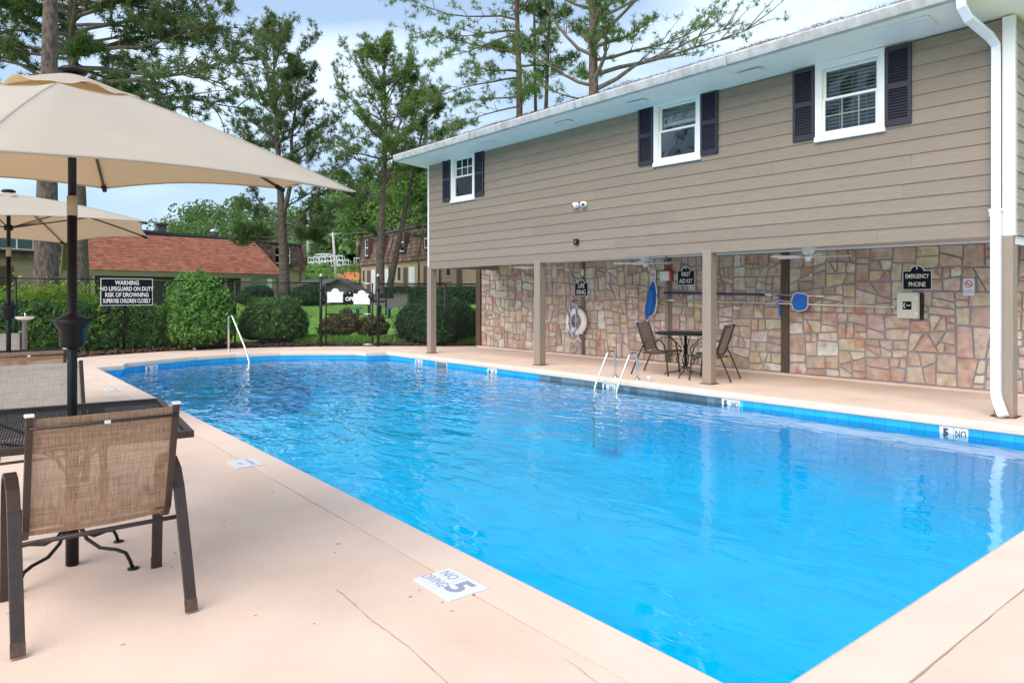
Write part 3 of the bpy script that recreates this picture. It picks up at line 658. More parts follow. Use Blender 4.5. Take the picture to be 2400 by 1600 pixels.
for i, (_, c, vs, fs) in enumerate(sdata):
    if i < 298: b = MB(); b.add(vs, fs); b.build('stone', M['stone'], wall, loc=c)
    else: rb.add([(v[0] + c[0], v[1] + c[1], v[2] + c[2]) for v in vs], fs)
if rb.v: rb.build('stone', M['stone'], wall, kind='stuff')
MB().box((-15.9, WY - .10, .0), (S1 + .12, WY - .0, .045)).build('base_ledge', M['deck'], wall, bevel=.01)
MB().box((-15.98, WY - .06, 0), (-15.79, WY + .12, 2.25)).build('end_post', M['wood'], wall)
MB().box((-6.93, WY - .035, 0), (-6.785, WY + .02, 2.36)).build('timber_post', M['wood'], wall)
for s0 in (-11.97, -9.50):
    b = MB(); b.box((s0, WY - .01, 0), (s0 + .13, WY + .01, 2.36)); b.build('chase_board', M['post'], wall)
    for k in range(3): MB().tube([(s0 + .03 + k * .035, WY - .025, 0.05), (s0 + .03 + k * .035, WY - .025, 2.3)], .012, 6).build('conduit', M['post'], wall, True)

# ------------------------------------------------------------------ things on the facade and wall
def mount(name, label, cat, s, t, z, group=None): 
    p = wloc(s, t, z); return thing(name, label, cat, p, PH, group)
for s, lb, lens in ((-10.02, 'round white security camera with dark lens showing, left one of the pair', True), (-9.81, 'round white security camera turned to the right, right one of the pair', False)):
    c = mount('security_camera', lb, 'camera', s, -.02, 3.235, 'security cameras on the siding')
    b = MB(); b.lathe([(.0, 0), (.055, 0), (.06, .015), (.06, .03), (.045, .04), (0, .04)], 20); b.v = [(x, -z_, y) for x, y, z_ in b.v]; b.build('base', M['white'], c, True)
    yw = -.5 if lens else .7; dr = Vector((math.sin(yw), -math.cos(yw), -.25)).normalized(); rot = dr.to_track_quat('Z', 'Y').to_matrix().to_4x4()
    b = MB(); b.lathe([(0, -.05), (.035, -.042), (.055, -.015), (.058, .01), (.05, .035), (.036, .05), (0, .052)], 20); b.v = [tuple(rot @ Vector(v) + Vector((0, -.065, 0))) for v in b.v]; b.build('housing', M['white'], c, True)
    b = MB(); b.lathe([(0, .05), (.028, .0525), (.026, .056), (0, .058)], 16); b.v = [tuple(rot @ Vector(v) + Vector((0, -.065, 0))) for v in b.v]; b.build('lens', M['black'], c, True)
    b = MB(); b.tube([(0, -.03, .0), (0, -.05, -.0)], .02, 8); b.build('bracket', M['white'], c)
c = mount('junction_box', 'small dark box fixed low on the clapboards right of the second column', 'box', -10.03, -.03, 2.52); MB().box((-.055, -.035, -.055), (.055, .01, .055)).build('cover', M['black'], c, bevel=.004); MB().box((-.02, -.04, -.02), (.02, -.034, .02)).build('plug', M['slatewall'], c)

def plaque(name, label, s, z0, w_, h_, arch, lines, ring=False, t=WY - .045, m='signblack', cat='sign'):
    c = mount(name, label, cat, s, t, z0, 'arched black signs on the stone wall' if m == 'signblack' else None)
    def outl(g):
        pts = [(-w_ / 2 - g, -g), (w_ / 2 + g, -g), (w_ / 2 + g, h_ + g), (arch + g, h_ + g)]
        pts += [((arch + g) * math.cos(a), h_ + g + (arch + g) * .85 * math.sin(a)) for a in [math.pi * k / 10 for k in range(1, 10)]] + [(-arch - g, h_ + g), (-w_ / 2 - g, h_ + g)]
        return pts
    MB().prism([(x, 0, z) for x, z in outl(0)], 4, (0, .012, 0)).build('rim', M['signwhite'], c)
    MB().prism([(x, -.004, z) for x, z in outl(-.012)], 4, (0, .003, 0)).build('plate', M[m], c)
    for (txt, size, zz, sx) in lines: text_mesh(txt, size, M['letter'], c, 'lettering', Matrix.Translation((0, -.0045, zz)) @ Matrix.Rotation(R(90), 4, 'X'), .0012, sx=sx, depth=.001)
    b = MB(); b.lathe([(0, 0), (.012, 0), (.016, .003), (0, .005)], 10); b.v = [(x * .8, -z_ - .004, y * 1.3 + h_ + arch * .35) for x, y, z_ in b.v]; b.build('crest', M['signwhite'], c)
    return c
plaque('life_ring_sign', 'small black arched sign reading LIFE RING', -11.95, 1.44, .43, .32, .10, [('LIFE', .16, .24, .8), ('RING', .16, .09, .8)])
plaque('first_aid_sign', 'black arched sign reading FIRST AID KIT', -9.0, 1.67, .42, .31, .10, [('FIRST', .13, .225, .72), ('AID KIT', .13, .085, .72)])
plaque('phone_sign', 'black arched sign reading EMERGENCY PHONE', -4.625, 1.56, .43, .31, .105, [('EMERGENCY', .098, .215, .62), ('PHONE', .105, .085, .72)])
def nosmoke(s, z, lb, w_=.15, h_=.26):
    c = mount('no_smoking_sign', lb, 'sign', s, WY - .042, z, 'white no smoking signs')
    MB().box((-w_ / 2, 0, -h_ / 2), (w_ / 2, .008, h_ / 2)).build('plate', M['signwhite'], c, bevel=.003)
    b = MB(); n = 22; b.tube([(.048 * math.cos(2 * math.pi * k / n), -.002, .045 + .048 * math.sin(2 * math.pi * k / n)) for k in range(n + 1)], .006, 4); b.build('red_ring', M['red'], c)
    MB().tube([(-.034, -.003, .079), (.034, -.003, .011)], .005, 4).build('red_bar', M['red'], c)
    MB().box((-.034, -.0015, .038), (.02, 0, .048)).build('cigarette', M['ink'], c); MB().box((.022, -.0015, .038), (.03, 0, .048)).build('ember', M['ink'], c)
    text_mesh('No Smoking', .024, M['ink'], c, 'lettering', Matrix.Translation((0, -.001, -.055)) @ Matrix.Rotation(R(90), 4, 'X'), .0003, depth=.0005)
    text_mesh('In This Area', .024, M['ink'], c, 'lettering', Matrix.Translation((0, -.001, -.085)) @ Matrix.Rotation(R(90), 4, 'X'), .0003, depth=.0005)
nosmoke(-3.905, 1.60, 'white no smoking sign right of the emergency phone box')
nosmoke(-9.84, 1.865, 'white no smoking sign beside the alarm horn')
nosmoke(-14.18, 1.725, 'white no smoking sign far left between first and second columns')
# phone box
c = mount('phone_box', 'pale cream emergency phone cabinet with handset symbol below its sign', 'phone box', -4.72, WY - .03, 1.31)
MB().box((-.16, -.11, -.20), (.16, .0, .20)).build('cabinet', M['cream'], c, bevel=.012); MB().box((-.165, -.135, -.205), (.145, -.112, .205)).build('door', M['cream'], c, bevel=.008)
for z in (-.12, .12): MB().box((.10, -.15, z - .02), (.155, -.134, z + .02)).build('latch', M['signwhite'], c)
MB().box((-.075, -.139, -.065), (.055, -.1345, .065)).build('symbol_plate', M['signblack'], c)
b = MB(); b.tube([(-.035, -.141, .04), (-.055, -.141, .02), (-.055, -.141, -.02), (-.035, -.141, -.04)], .009, 5); b.box((-.02, -.142, -.005), (.04, -.1395, .008)); b.build('handset_symbol', M['signwhite'], c)
MB().box((.162, -.10, -.22), (.19, .01, .2)).build('backing_board', M['black'], c)
# alarm horn
c = mount('alarm_horn', 'white alarm box with red side mounted above the skimmer net', 'alarm', -9.47, WY - .03, 1.87)
MB().box((-.14, -.09, -.10), (.10, .0, .10)).build('cover', M['signwhite'], c, bevel=.012); MB().box((.101, -.085, -.11), (.15, .0, .12)).build('side', M['red'], c, bevel=.01); MB().box((-.07, -.095, -.05), (.03, -.091, .01)).build('grille', M['soffit'], c)
MB().box((-.08, -.06, .102), (.06, -.02, .14)).build('strobe', M['red'], c)
b = MB(); b.tube([(-.05, -.03, .14), (-.06, -.03, .3), (.0, -.04, .42)], .008, 5); b.build('wire', M['black'], c)
c = mount('wall_switch_plate', 'small cream plate above the life ring sign', 'plate', -11.91, WY - .04, 2.0); MB().box((-.045, -.02, -.08), (.045, .01, .08)).build('plate', M['cream'], c, bevel=.004); MB().box((-.012, -.026, -.02), (.012, -.019, .02)).build('toggle', M['white'], c)
c = mount('hose_bib', 'small round white knob fixed on the stone wall below the third fan', 'knob', -6.36, WY - .04, 1.84); b = MB(); b.lathe([(0, 0), (.02, .002), (.022, .015), (0, .022)], 12); b.v = [(x, -z_, y) for x, y, z_ in b.v]; b.build('knob', M['white'], c, True)
# life ring
c = mount('life_ring', 'white foam life ring hanging on the stone wall', 'life ring', -12.03, WY - .13, .84)
def torus(Rr, r, n=44, m=12):
    b = MB(); vs = [((Rr + r * math.cos(v)) * math.cos(u), -r * .75 * math.sin(v), (Rr + r * math.cos(v)) * math.sin(u)) for u in [2 * math.pi * i / n for i in range(n)] for v in [2 * math.pi * j / m for j in range(m)]]
    b.add(vs, [(i * m + j, i * m + (j + 1) % m, ((i + 1) % n) * m + (j + 1) % m, ((i + 1) % n) * m + j) for i in range(n) for j in range(m)]); return b
torus(.25, .085).build('ring', M['ring'], c, True)
b = MB(); n = 40
b.tube([(.17 + .07 * math.cos(a) + .03, -.08, -.28 + .16 * math.sin(a) - .02) for a in [2 * math.pi * i / n for i in range(n + 1)]][:34], .009, 6)
b.tube([(-.02 + .16 * math.cos(a), -.085, -.30 - .18 * math.sin(a)) for a in [math.pi * i / 20 for i in range(21)]], .009, 6); b.build('grab_line', M['ropew'], c, True)
rp = mount('throw_rope', 'blue and white throw rope looped over the life ring', 'rope', -12.03, WY - .22, .84)
def twisted(path, r, m1, m2):
    path = [Vector(p) for p in path]; pts = []; 
    for i in range(len(path) - 1):
        for k in range(6): pts.append(path[i].lerp(path[i + 1], k / 6))
    for ph, m in ((0, m1), (math.pi, m2)):
        q = []
        for i, p in enumerate(pts):
            a = i * .75 + ph; q.append(p + Vector((math.cos(a) * r, math.sin(a) * r * .8, math.sin(a) * r * .3)))
        b = MB(); b.tube(q, r * 1.05, 5); b.build('rope_strand', m, rp, True)
twisted([(.0, 0, .47), (-.09, 0, .36), (-.13, -.0, .22), (-.15, 0, .05), (-.155, 0, -.12), (-.16, 0, -.28), (-.10, 0, -.34)], .011, M['ropeb'], M['ropew'])
twisted([(-.03, -.01, .46), (-.11, -.03, .33), (-.16, -.03, .2), (-.125, -.02, 0), (-.12, -.03, -.2), (-.14, -.02, -.38)], .009, M['ropew'], M['ropeb'])
twisted([(.0, 0, .47), (.08, 0, .42), (.09, 0, .3), (.05, 0, .12), (.06, 0, -.05), (.05, 0, -.18), (-.0, 0, -.3), (-.06, -.01, -.36)], .011, M['ropew'], M['ropeb'])
twisted([(.03, -.02, .44), (.10, -.02, .3), (.09, -.02, .05), (.10, -.02, -.12), (.02, -.03, -.26), (-.1, -.02, -.3), (-.16, -.02, -.42)], .009, M['ropeb'], M['ropew'])
MB().tube([(0, .12, .5), (0, -.04, .49), (0, -.05, .46)], .012, 6).build('hook', M['black'], rp)
# pool poles and nets on the wall
def wthing(name, label, cat, s, z, group=None, t=WY - .11): return mount(name, label, cat, s, t, z, group)
c = wthing('pool_pole', 'upper pool pole with dark blue grip section hanging on the wall', 'pool pole', -8.0, 1.49, 'telescoping pool poles')
MB().tube([(-1.5, 0, .03), (.82, 0, -.005)], .019, 8).build('blue_section', M['bluepole'], c, True); MB().tube([(.80, 0, -.005), (.93, 0, -.01)], .026, 8).build('collar', M['signwhite'], c, True)
MB().tube([(.93, 0, -.01), (1.88, 0, -.035)], .014, 8).build('silver_section', M['alu'], c, True); MB().tube([(1.75, 0, -.032), (1.9, 0, -.036)], .018, 8).build('tip', M['letter'], c, True)
c = wthing('pool_pole', 'long silver pool pole running across the wall below the blue one', 'pool pole', -7.4, 1.33, 'telescoping pool poles', WY - .15)
MB().tube([(-2.6, 0, .045), (2.46, 0, -.045)], .017, 8).build('shaft', M['alu'], c, True); MB().tube([(2.40, 0, -.044), (2.48, 0, -.046)], .02, 8).build('tip', M['alu'], c, True)
MB().tube([(-1.95, 0, .033), (-1.80, 0, .030)], .022, 8).build('collar', M['cream'], c, True)
c = wthing('leaf_skimmer', 'flat blue leaf skimmer with white rim on the wall', 'pool net', -6.48, 1.35, None, WY - .2)
ol = [(-.16, .02), (-.135, .12), (-.06, .165), (.08, .15), (.145, .10), (.14, -.08), (.09, -.14), (-.03, -.165), (-.12, -.14), (-.155, -.06)]
MB().prism([(x, 0, z) for x, z in ol], 4, (0, .004, 0)).build('net', M['blue'], c)
b = MB(); b.tube([(x, -.002, z) for x, z in ol + ol[:1]], .010, 5); b.build('rim', M['signwhite'], c, True)
MB().tube([(-.15, -.01, .0), (-.42, .02, .03)], .014, 6).build('handle_socket', M['alu'], c)
c = wthing('scoop_net', 'tall blue scoop net hanging point down on the wall', 'pool net', -9.72, 1.40, None, WY - .2)
b = MB(); n = 20; lp = [(.0 + .075 * math.cos(a), .10 * math.cos(a) * .3, .02 + .36 * math.sin(a)) for a in [2 * math.pi * i / n for i in range(n + 1)]]; b.tube(lp, .016, 6); b.build('rim', M['signwhite'], c, True)
b = MB(); vs = [Vector(p) for p in lp[:-1]]; k = len(vs); tip = Vector((-.11, -.07, -.50)); m2 = [Vector((v.x * .85 - .02 - .05 * (v.z < 0), v.y - .09, v.z * .82 - .11)) for v in vs]
b.add(vs + m2 + [tip], [(i, (i + 1) % k, (i + 1) % k + k, i + k) for i in range(k)] + [(i + k, (i + 1) % k + k, 2 * k) for i in range(k)]); b.build('bag', M['net'], c)
MB().tube([(.08, 0, .05), (.16, 0, .09), (.3, .02, .10)], .012, 6).build('handle', M['blue'], c)
c = wthing('vacuum_hose', 'thin blue grey hose looped on the wall behind the chair', 'hose', -9.9, 1.3, None, WY - .06); b = MB(); b.tube([(.02, 0, .02), (-.08, 0, -.03), (-.14, 0, -.2), (-.13, -.01, -.4), (-.04, 0, -.55), (.05, 0, -.7), (.12, 0, -.85)], .009, 6); b.build('hose_length', M['ropeb'], c, True)
c = wthing('pole_hanger', 'blue pole hanger bracket on the dark timber post', 'bracket', -6.93, 1.25, None, WY - .06); b = MB(); b.box((-.02, -.02, -.16), (.02, 0, .12)); b.box((-.02, -.12, .05), (.02, -.02, .07)); b.box((-.02, -.12, .2), (.02, -.02, .215)); b.box((-.02, -.02, .12), (.02, 0, .22)); b.build('bracket', M['blue'], c)
# ceiling fans
def fan(s, t, rot, lb):
    c = mount('ceiling_fan', lb, 'ceiling fan', s, t, 2.30, 'white ceiling fans under the patio ceiling')
    b = MB(); b.lathe([(.12, 0), (.115, -.07), (.095, -.13), (.065, -.17), (.03, -.18)], 24); b.build('motor_housing', M['white'], c, True)
    b = MB(); b.lathe([(.035, -.18), (.075, -.185), (.08, -.205), (.05, -.22), (.045, -.265), (0, -.27)], 20); b.build('switch_cap', M['white'], c, True)
    for k in range(5):
        a = rot + k * 2 * math.pi / 5; m_ = Matrix.Rotation(a, 4, 'Z') @ Matrix.Rotation(R(10), 4, 'X')
        b = MB(); b.add([m_ @ Vector(p) for p in ((.15, -.045, 0), (.60, -.065, 0), (.63, -.03, 0), (.63, .03, 0), (.60, .065, 0), (.15, .045, 0))] + [m_ @ Vector(p) for p in ((.15, -.045, .008), (.60, -.065, .008), (.63, -.03, .008), (.63, .03, .008), (.60, .065, .008), (.15, .045, .008))], [(5, 4, 3, 2, 1, 0), (6, 7, 8, 9, 10, 11)] + [(i, (i + 1) % 6, (i + 1) % 6 + 6, i + 6) for i in range(6)])
        o = b.build('blade', M['white'], c); o.location = (0, 0, -.20)
        b = MB(); b.box((.05, -.02, -.209), (.17, .02, -.204), Matrix.Rotation(a, 4, 'Z')); b.build('blade_iron', M['white'], c)
fan(-5.9, 1.1, .35, 'white ceiling fan nearest the downpipe end of the patio'); fan(-9.22, 1.1, .1, 'white ceiling fan between the second and third columns'); fan(-12.3, 1.1, .6, 'white ceiling fan partly hidden behind the second column')

# ------------------------------------------------------------------ umbrellas
def umbrella(x, y, rad, zc, slope, zh, a0, lb, hubshift=0, crank=0, tp=None):
    u = thing('patio_umbrella', lb, 'umbrella', (x, y, 0), 0, 'cream market umbrellas')
    tips = []
    for k in range(6):
        a = R(a0 + 60 * k); dx, dy = rad * math.cos(a), rad * math.sin(a); tips.append(Vector((dx, dy, zc - slope * dx)))
    if tp: tips = [Vector(p) for p in tp]
    hub = Vector((hubshift, 0, zh)); b = MB(); NA, NR = 8, 10; vs = []; fs = []
    for k in range(6):
        A, B = tips[k], tips[(k + 1) % 6]
        for i in range(NA):
            f = i / NA; e = A.lerp(B, f); sag = math.sin(math.pi * f)
            edge = e + (hub - e) * .045 * sag; edge.z += .012 * sag
            for j in range(NR + 1):
                t = .10 + .90 * j / NR; p = hub.lerp(edge, t); p.z += .13 * t * (1 - t) * (1 - .5 * sag) ; vs.append(p)
    n = 6 * NA
    for i in range(n):
        for j in range(NR): a_ = i * (NR + 1) + j; c_ = ((i + 1) % n) * (NR + 1) + j; fs.append((a_, a_ + 1, c_ + 1, c_))
    b.add(vs, fs); o = b.build('canopy', M['canopy'], u, True)
    # little hem
    b = MB(); hem = [vs[i * (NR + 1) + NR] for i in range(n)] + [vs[NR]]; b.tube(hem, .006, 4); b.build('hem', M['canopy'], u)
    # seams over the ribs
    for k in range(6):
        b = MB(); pts = [vs[k * NA * (NR + 1) + j] + Vector((0, 0, .003)) for j in range(NR + 1)]; b.tube(pts, .0014, 4); b.build('seam', M['canopy'], u)
    # vent cap with a rippled edge
    b = MB(); vs2 = [hub + Vector((0, 0, .018))]; nn = 48
    for j in (1, 2, 3, 4):
        for i in range(nn):
            a = 2 * math.pi * i / nn; r_ = .078 * j * rad / 1.5; vs2.append(hub + Vector((r_ * math.cos(a), r_ * math.sin(a), .018 - .105 * (j / 4) ** 1.2 - .8 * slope * r_ * math.cos(a) + (.013 * math.sin(6 * a + 1) + .009 * math.sin(11 * a)) * (j == 4))))
    b.add(vs2, [(0, 1 + i, 1 + (i + 1) % nn) for i in range(nn)] + [(1 + (j - 1) * nn + i, 1 + j * nn + i, 1 + j * nn + (i + 1) % nn, 1 + (j - 1) * nn + (i + 1) % nn) for j in (1, 2, 3) for i in range(nn)]); b.build('vent_cap', M['valance'], u, True)
    b = MB(); b.lathe([(.07, .0), (.075, .012), (.05, .03), (0, .034)], 20, hub + Vector((0, 0, .018))); b.build('top_finial', M['black'], u, True)
    pj = 1.98 if crank else 1.93
    b = MB(); b.tube([(0, 0, .0), (0, 0, pj)], .0245, 16); b.build('lower_pole', M['black'], u, True)
    b = MB(); b.tube([(0, 0, pj), (0, 0, pj + .11)], .026, 16); b.build('tilt_joint', M['galv' if False else 'valance'], u, True)
    b = MB(); b.tube([(0, 0, pj + .11), hub * .5 + Vector((0, 0, (pj + .1) * .5)), hub], .021, 12); b.build('upper_pole', M['black'], u, True)
    b = MB(); b.lathe([(.03, 1.2), (.055, 1.205), (.062, 1.22), (.063, 1.30), (.085, 1.33), (.087, 1.355), (.07, 1.37), (.045, 1.385), (.028, 1.388)], 24); b.build('crank_collar', M['black'], u, True)
    cr_ = R(75)
    b = MB(); b.tube([(.05 * math.cos(cr_), .05 * math.sin(cr_), 1.34), (.17 * math.cos(cr_), .17 * math.sin(cr_), 1.395)], .006, 6); b.lathe([(0, 0), (.014, .01), (.016, .03), (0, .045)], 10, (.175 * math.cos(cr_), .175 * math.sin(cr_), 1.385)); b.build('crank_handle', M['black'], u, True)
    run = Vector((hub.x * .6, 0, zh - .40)); b = MB(); b.lathe([(.03, -.03), (.045, -.02), (.045, .03), (.03, .04)], 16, run); b.build('runner', M['black'], u, True)
    for k in range(6):
        i0 = k * NA * (NR + 1); pts = [vs[i0 + j] - Vector((0, 0, .018)) for j in range(NR + 1)]
        b = MB(); b.tube([hub - Vector((0, 0, .02))] + pts, .009, 5); b.build('rib', M['brown'], u, True)
        b = MB(); b.tube([run, pts[5]], .008, 5); b.build('strut', M['brown'], u, True)
        b = MB(); b.tube([pts[-2] * .5 + pts[-1] * .5, pts[-1]], .016, 6); b.build('rib_tip', M['black'], u, True)
    # hidden lower hem stops light gaps: none
    return u
umbrella(-4.56, .55, 1.56, 2.19, .11, 2.70, -18, 'large cream umbrella nearest the camera over the mesh table', tp=[(1.48, -.48, 2.0), (1.12, 1.15, 2.04), (-.15, 1.25, 2.215), (-1.05, .32, 2.235), (-1.1, -.85, 2.2), (.2, -1.35, 2.1)])
umbrella(-10.05, .58, 1.62, 2.24, -.03, 2.66, -22, 'smaller looking cream umbrella behind the nearest one', tp=[(1.5, -.5, 2.25), (1.5, 1.15, 2.29), (-.2, 1.5, 2.25), (-1.4, .7, 2.2), (-1.45, -.8, 2.2), (.1, -1.5, 2.22)])

# ------------------------------------------------------------------ tables and chairs
def mesh_table(x, y, lb, grp, hx=.66, hy=.62, z=.80):
    t = thing('mesh_table', lb, 'table', (x, y, 0), 0, grp)
    b = MB(); e = .035
    b.box((-hx, -hy, z - .035), (hx, -hy + e, z)); b.box((-hx, hy - e, z - .035), (hx, hy, z)); b.box((-hx, -hy + e, z - .035), (-hx + e, hy - e, z)); b.box((hx - e, -hy + e, z - .035), (hx, hy - e, z)); b.build('table_rim', M['brown'], t, bevel=.004)
    b = MB(); st = .024; lx, ly = hx - e, hy - e
    for sgn in (1, -1):
        k = -(lx + ly)
        while k < lx + ly:
            # line y = sgn*(x) *.6 + k
            pts = []
            m_ = .6 * sgn
            x0, x1 = -lx, lx
            y0, y1 = m_ * x0 + k, m_ * x1 + k
            # clip to ly
            def cl(xa, ya, xb, yb):
                if ya > yb: xa, ya, xb, yb = xb, yb, xa, ya
                if yb < -ly or ya > ly: return None
                if ya < -ly: tt = (-ly - ya) / (yb - ya); xa, ya = xa + tt * (xb - xa), -ly
                if yb > ly: tt = (ly - ya) / (yb - ya); xb, yb = xa + tt * (xb - xa), ly
                return xa, ya, xb, yb
            c_ = cl(x0, y0, x1, y1)
            if c_:
                xa, ya, xb, yb = c_; d = Vector((xb - xa, yb - ya, 0))
                if d.length > .01:
                    q = Vector((-d.y, d.x, 0)).normalized() * .0019
                    A, B = Vector((xa, ya, z - .008)), Vector((xb, yb, z - .008)); b.add([A - q, A + q, B + q, B - q, A - q - Vector((0, 0, .003)), B - q - Vector((0, 0, .003))], [(0, 1, 2, 3), (0, 3, 5, 4)])
            k += st
    b.build('mesh_top', M['black'], t, kind='stuff')
    b = MB(); b.tube([(0, 0, 0.005), (0, 0, .74)], .032, 14); b.build('centre_post', M['black'], t, True)
    for k in range(4):
        a = R(45 + 90 * k + 4); c_, s_ = math.cos(a), math.sin(a); prof = [(.03, .24), (.09, .15), (.17, .105), (.27, .10), (.325, .085), (.35, .045), (.365, .008)]
        b = MB(); b.tube([(r_ * c_, r_ * s_, z_) for r_, z_ in prof], .0095, 8); b.lathe([(0, 0), (.03, 0), (.03, .006), (.012, .012)], 8, (.37 * c_, .37 * s_, 0)); b.build('leg', M['black'], t, True)
        b = MB(); b.tube([(r_ * c_, r_ * s_, z_) for r_, z_ in [(.03, .5), (.12, .62), (.3, .72), (.45, .762)]], .008, 6); b.build('brace', M['black'], t, True)
    return t
def chair_make(name, lb, grp, sling):
    c = thing(name, lb, 'chair', (0, 0, 0), 0, grp); m = M['brown']; hw = .29
    def rail(y): return [(-.285, y, .975), (-.27, y, .93), (-.17, y, .62), (-.115, y, .46), (-.075, y, .415), (0, y, .40), (.2, y, .415), (.36, y, .43), (.40, y, .41)]
    for s in (-1, 1):
        b = MB(); b.tube(rail(s * hw), 1, 4, flat=(.013, .019), up=(0, 0, 1)); b.build('side_rail', m, c, bevel=.003)
        b = MB(); b.box((-.305, s * hw - .019, .974), (-.268, s * hw + .019, .988)); b.build('rail_cap', M['signwhite'], c, bevel=.005)
        pth = [(.33, .0), (.31, .25), (.285, .45), (.25, .58), (.19, .64), (.10, .665), (.0, .66), (-.08, .625), (-.14, .55), (-.22, .38), (-.31, .17), (-.375, .012)]
        b = MB(); b.tube([(x, s * .335, z) for x, z in pth], 1, 4, flat=(.026, .008), up=(1, 0, 0)); b.build('arm_leg', m, c, bevel=.003)
        b = MB(); b.tube([(x, s * .335, z) for x, z in [(-.355, .06), (-.366, .034), (-.377, .008)]], 1, 4, flat=(.027, .009), up=(1, 0, 0)); b.build('leg_tip', M['rust'], c)
        b = MB(); b.tube([(x, s * .335, z) for x, z in [(.3305, .06), (.332, .001)]], 1, 4, flat=(.027, .009), up=(1, 0, 0)); b.build('leg_tip', M['rust'], c)
    def sl(pts, nm):
        b = MB(); vs = []; n = 8; k = len(pts)
        for i, (x, z) in enumerate(pts):
            for j in range(n + 1):
                y = -hw + 2 * hw * j / n; sag = .012 * math.sin(math.pi * j / n); vs.append((x - sag * (z > .45), y, z - sag * (z <= .45)))
        b.add(vs, [(i * (n + 1) + j, i * (n + 1) + j + 1, (i + 1) * (n + 1) + j + 1, (i + 1) * (n + 1) + j) for i in range(k - 1) for j in range(n)]); b.build(nm, sling, c, True)
    sl([(-.28, .965), (-.25, .87), (-.21, .75), (-.17, .62), (-.135, .52), (-.112, .452)], 'back_sling'); sl([(-.108, .445), (-.07, .412), (0, .398), (.1, .402), (.2, .412), (.36, .428)], 'seat_sling')
    MB().tube([(-.292, -hw, .925), (-.292, hw, .925)], .008, 6).build('back_bar', m, c, True)
    MB().box((-.303, -.012, .918), (-.295, .012, .932)).build('bar_label', M['signwhite'], c)
    MB().tube([(-.15, -.335, .40), (-.15, .335, .40)], .011, 6).build('rear_bar', m, c, True)
    MB().tube([(.29, -.335, .36), (.29, .335, .36)], .010, 6).build('front_bar', m, c, True)
    return c
G1 = 'sling chairs around the poolside tables'
ch = chair_make('patio_chair', 'tan sling chair nearest the camera with its back turned', G1, M['sling'])
ch.location = (-3.90, .57, 0); ch.rotation_euler = (0, 0, R(180))
def place(o, x, y, rz, lb, grp=G1):
    c = copy_tree(o); c.location = (x, y, 0); c.rotation_euler = (0, 0, R(rz)); c['label'] = lb; c['group'] = grp; return c
chg = chair_make('patio_chair', 'pale grey sling chair across the near mesh table facing the camera', G1, M['slingg'])
chg.location = (-6.12, .55, 0); chg.rotation_euler = (0, 0, R(2))
place(ch, -8.15, .60, 181, 'tan sling chair with its back turned at the farther umbrella table')
place(chg, -11.35, .5, -3, 'pale grey sling chair on the far side of the farther umbrella table')
G2 = 'sling chairs at the patio bistro table'
mt1 = mesh_table(-4.56, .55, 'square black mesh table under the nearest umbrella', 'square mesh tables', .68, .52); mt1.rotation_euler = (0, 0, R(-6))
mesh_table(-10.05, .58, 'square black mesh table under the farther umbrella', 'square mesh tables')
ch2 = chair_make('patio_chair', 'taupe sling chair left of the bistro table', G2, mat('taupe_sling', (.26, .21, .16), .7, bump=.2, bscale=120))
ch2.location = (-8.60, 10.42, 0); ch2.rotation_euler = (0, 0, R(20)); 
place(ch2, -7.38, 10.48, 200, 'taupe sling chair behind the third column right of the bistro table', G2)
# bistro table
t = thing('bistro_table', 'round black table with curved wire base in the patio shade', 'table', (-8.0, 10.5, 0), 0)
b = MB(); b.lathe([(0, .755), (.50, .76), (.545, .768), (.55, .785), (.54, .795), (0, .797)], 40); b.build('table_top', M['black'], t, True)
for k in range(4):
    a = R(20 + 90 * k); c_, s_ = math.cos(a), math.sin(a)
    b = MB(); b.tube([(r_ * c_, r_ * s_, z_) for r_, z_ in [(.36, .755), (.24, .66), (.13, .57), (.08, .5), (.10, .42), (.16, .34), (.165, .28), (.11, .2), (.06, .15), (.03, .14)]], .009, 6); b.build('wire_scroll', M['black'], t, True)
    b = MB(); b.tube([(r_ * c_, r_ * s_, z_) for r_, z_ in [(.015, .75), (.02, .2), (.10, .11), (.2, .07), (.33, .05), (.38, .03), (.40, .0)]], .010, 6); b.build('leg', M['black'], t, True)
# rails
def rail_tube(o, pts, r=.021, n=12, nm='rail', m='chrome'):
    q = [Vector(p) for p in pts]; sm = [q[0]]
    for i in range(1, len(q) - 1):
        a, b_, c = q[i - 1], q[i], q[i + 1]; k = min((a - b_).length, (c - b_).length) * .45; p0 = b_ + (a - b_).normalized() * k; p1 = b_ + (c - b_).normalized() * k
        for j in range(6): t_ = j / 5; sm.append(p0 * (1 - t_) ** 2 + b_ * 2 * t_ * (1 - t_) + p1 * t_ ** 2)
    sm.append(q[-1]); b = MB(); b.tube(sm, r, n); b.build(nm, M[m], o, True)
lad = thing('pool_ladder', 'pair of looped steel ladder rails at the far pool edge', 'ladder', (-8.47, 9.38, 0), R(2.4))
for dx in (-.25, .25):
    rail_tube(lad, [(dx, .05, 0), (dx, .05, .30), (dx, .0, .47), (dx, -.15, .46), (dx - .03, -.32, .12), (dx - .05, -.46, -.16), (dx - .05, -.47, -.6), (dx - .05, -.47, -1.2)])
    b = MB(); b.lathe([(.05, 0), (.05, .008), (.03, .016), (.022, .03)], 16, (dx, .05, 0)); b.build('base_flange', M['chrome'], lad, True)
for z in (-.45, -.75, -1.05): MB().box((-.25, -.51, z - .012), (.25, -.43, z + .012)).build('tread', M['signwhite'], lad)
hr = thing('pool_handrail', 'single steel handrail sloping into the rounded pool end', 'handrail', (-18.78, 5.72, 0), 0)
rail_tube(hr, [(0, 0, 0), (-.02, 0, .93), (.18, .02, .95), (1.05, .09, .12), (1.25, .13, -.25), (1.3, .13, -.7)], .024)
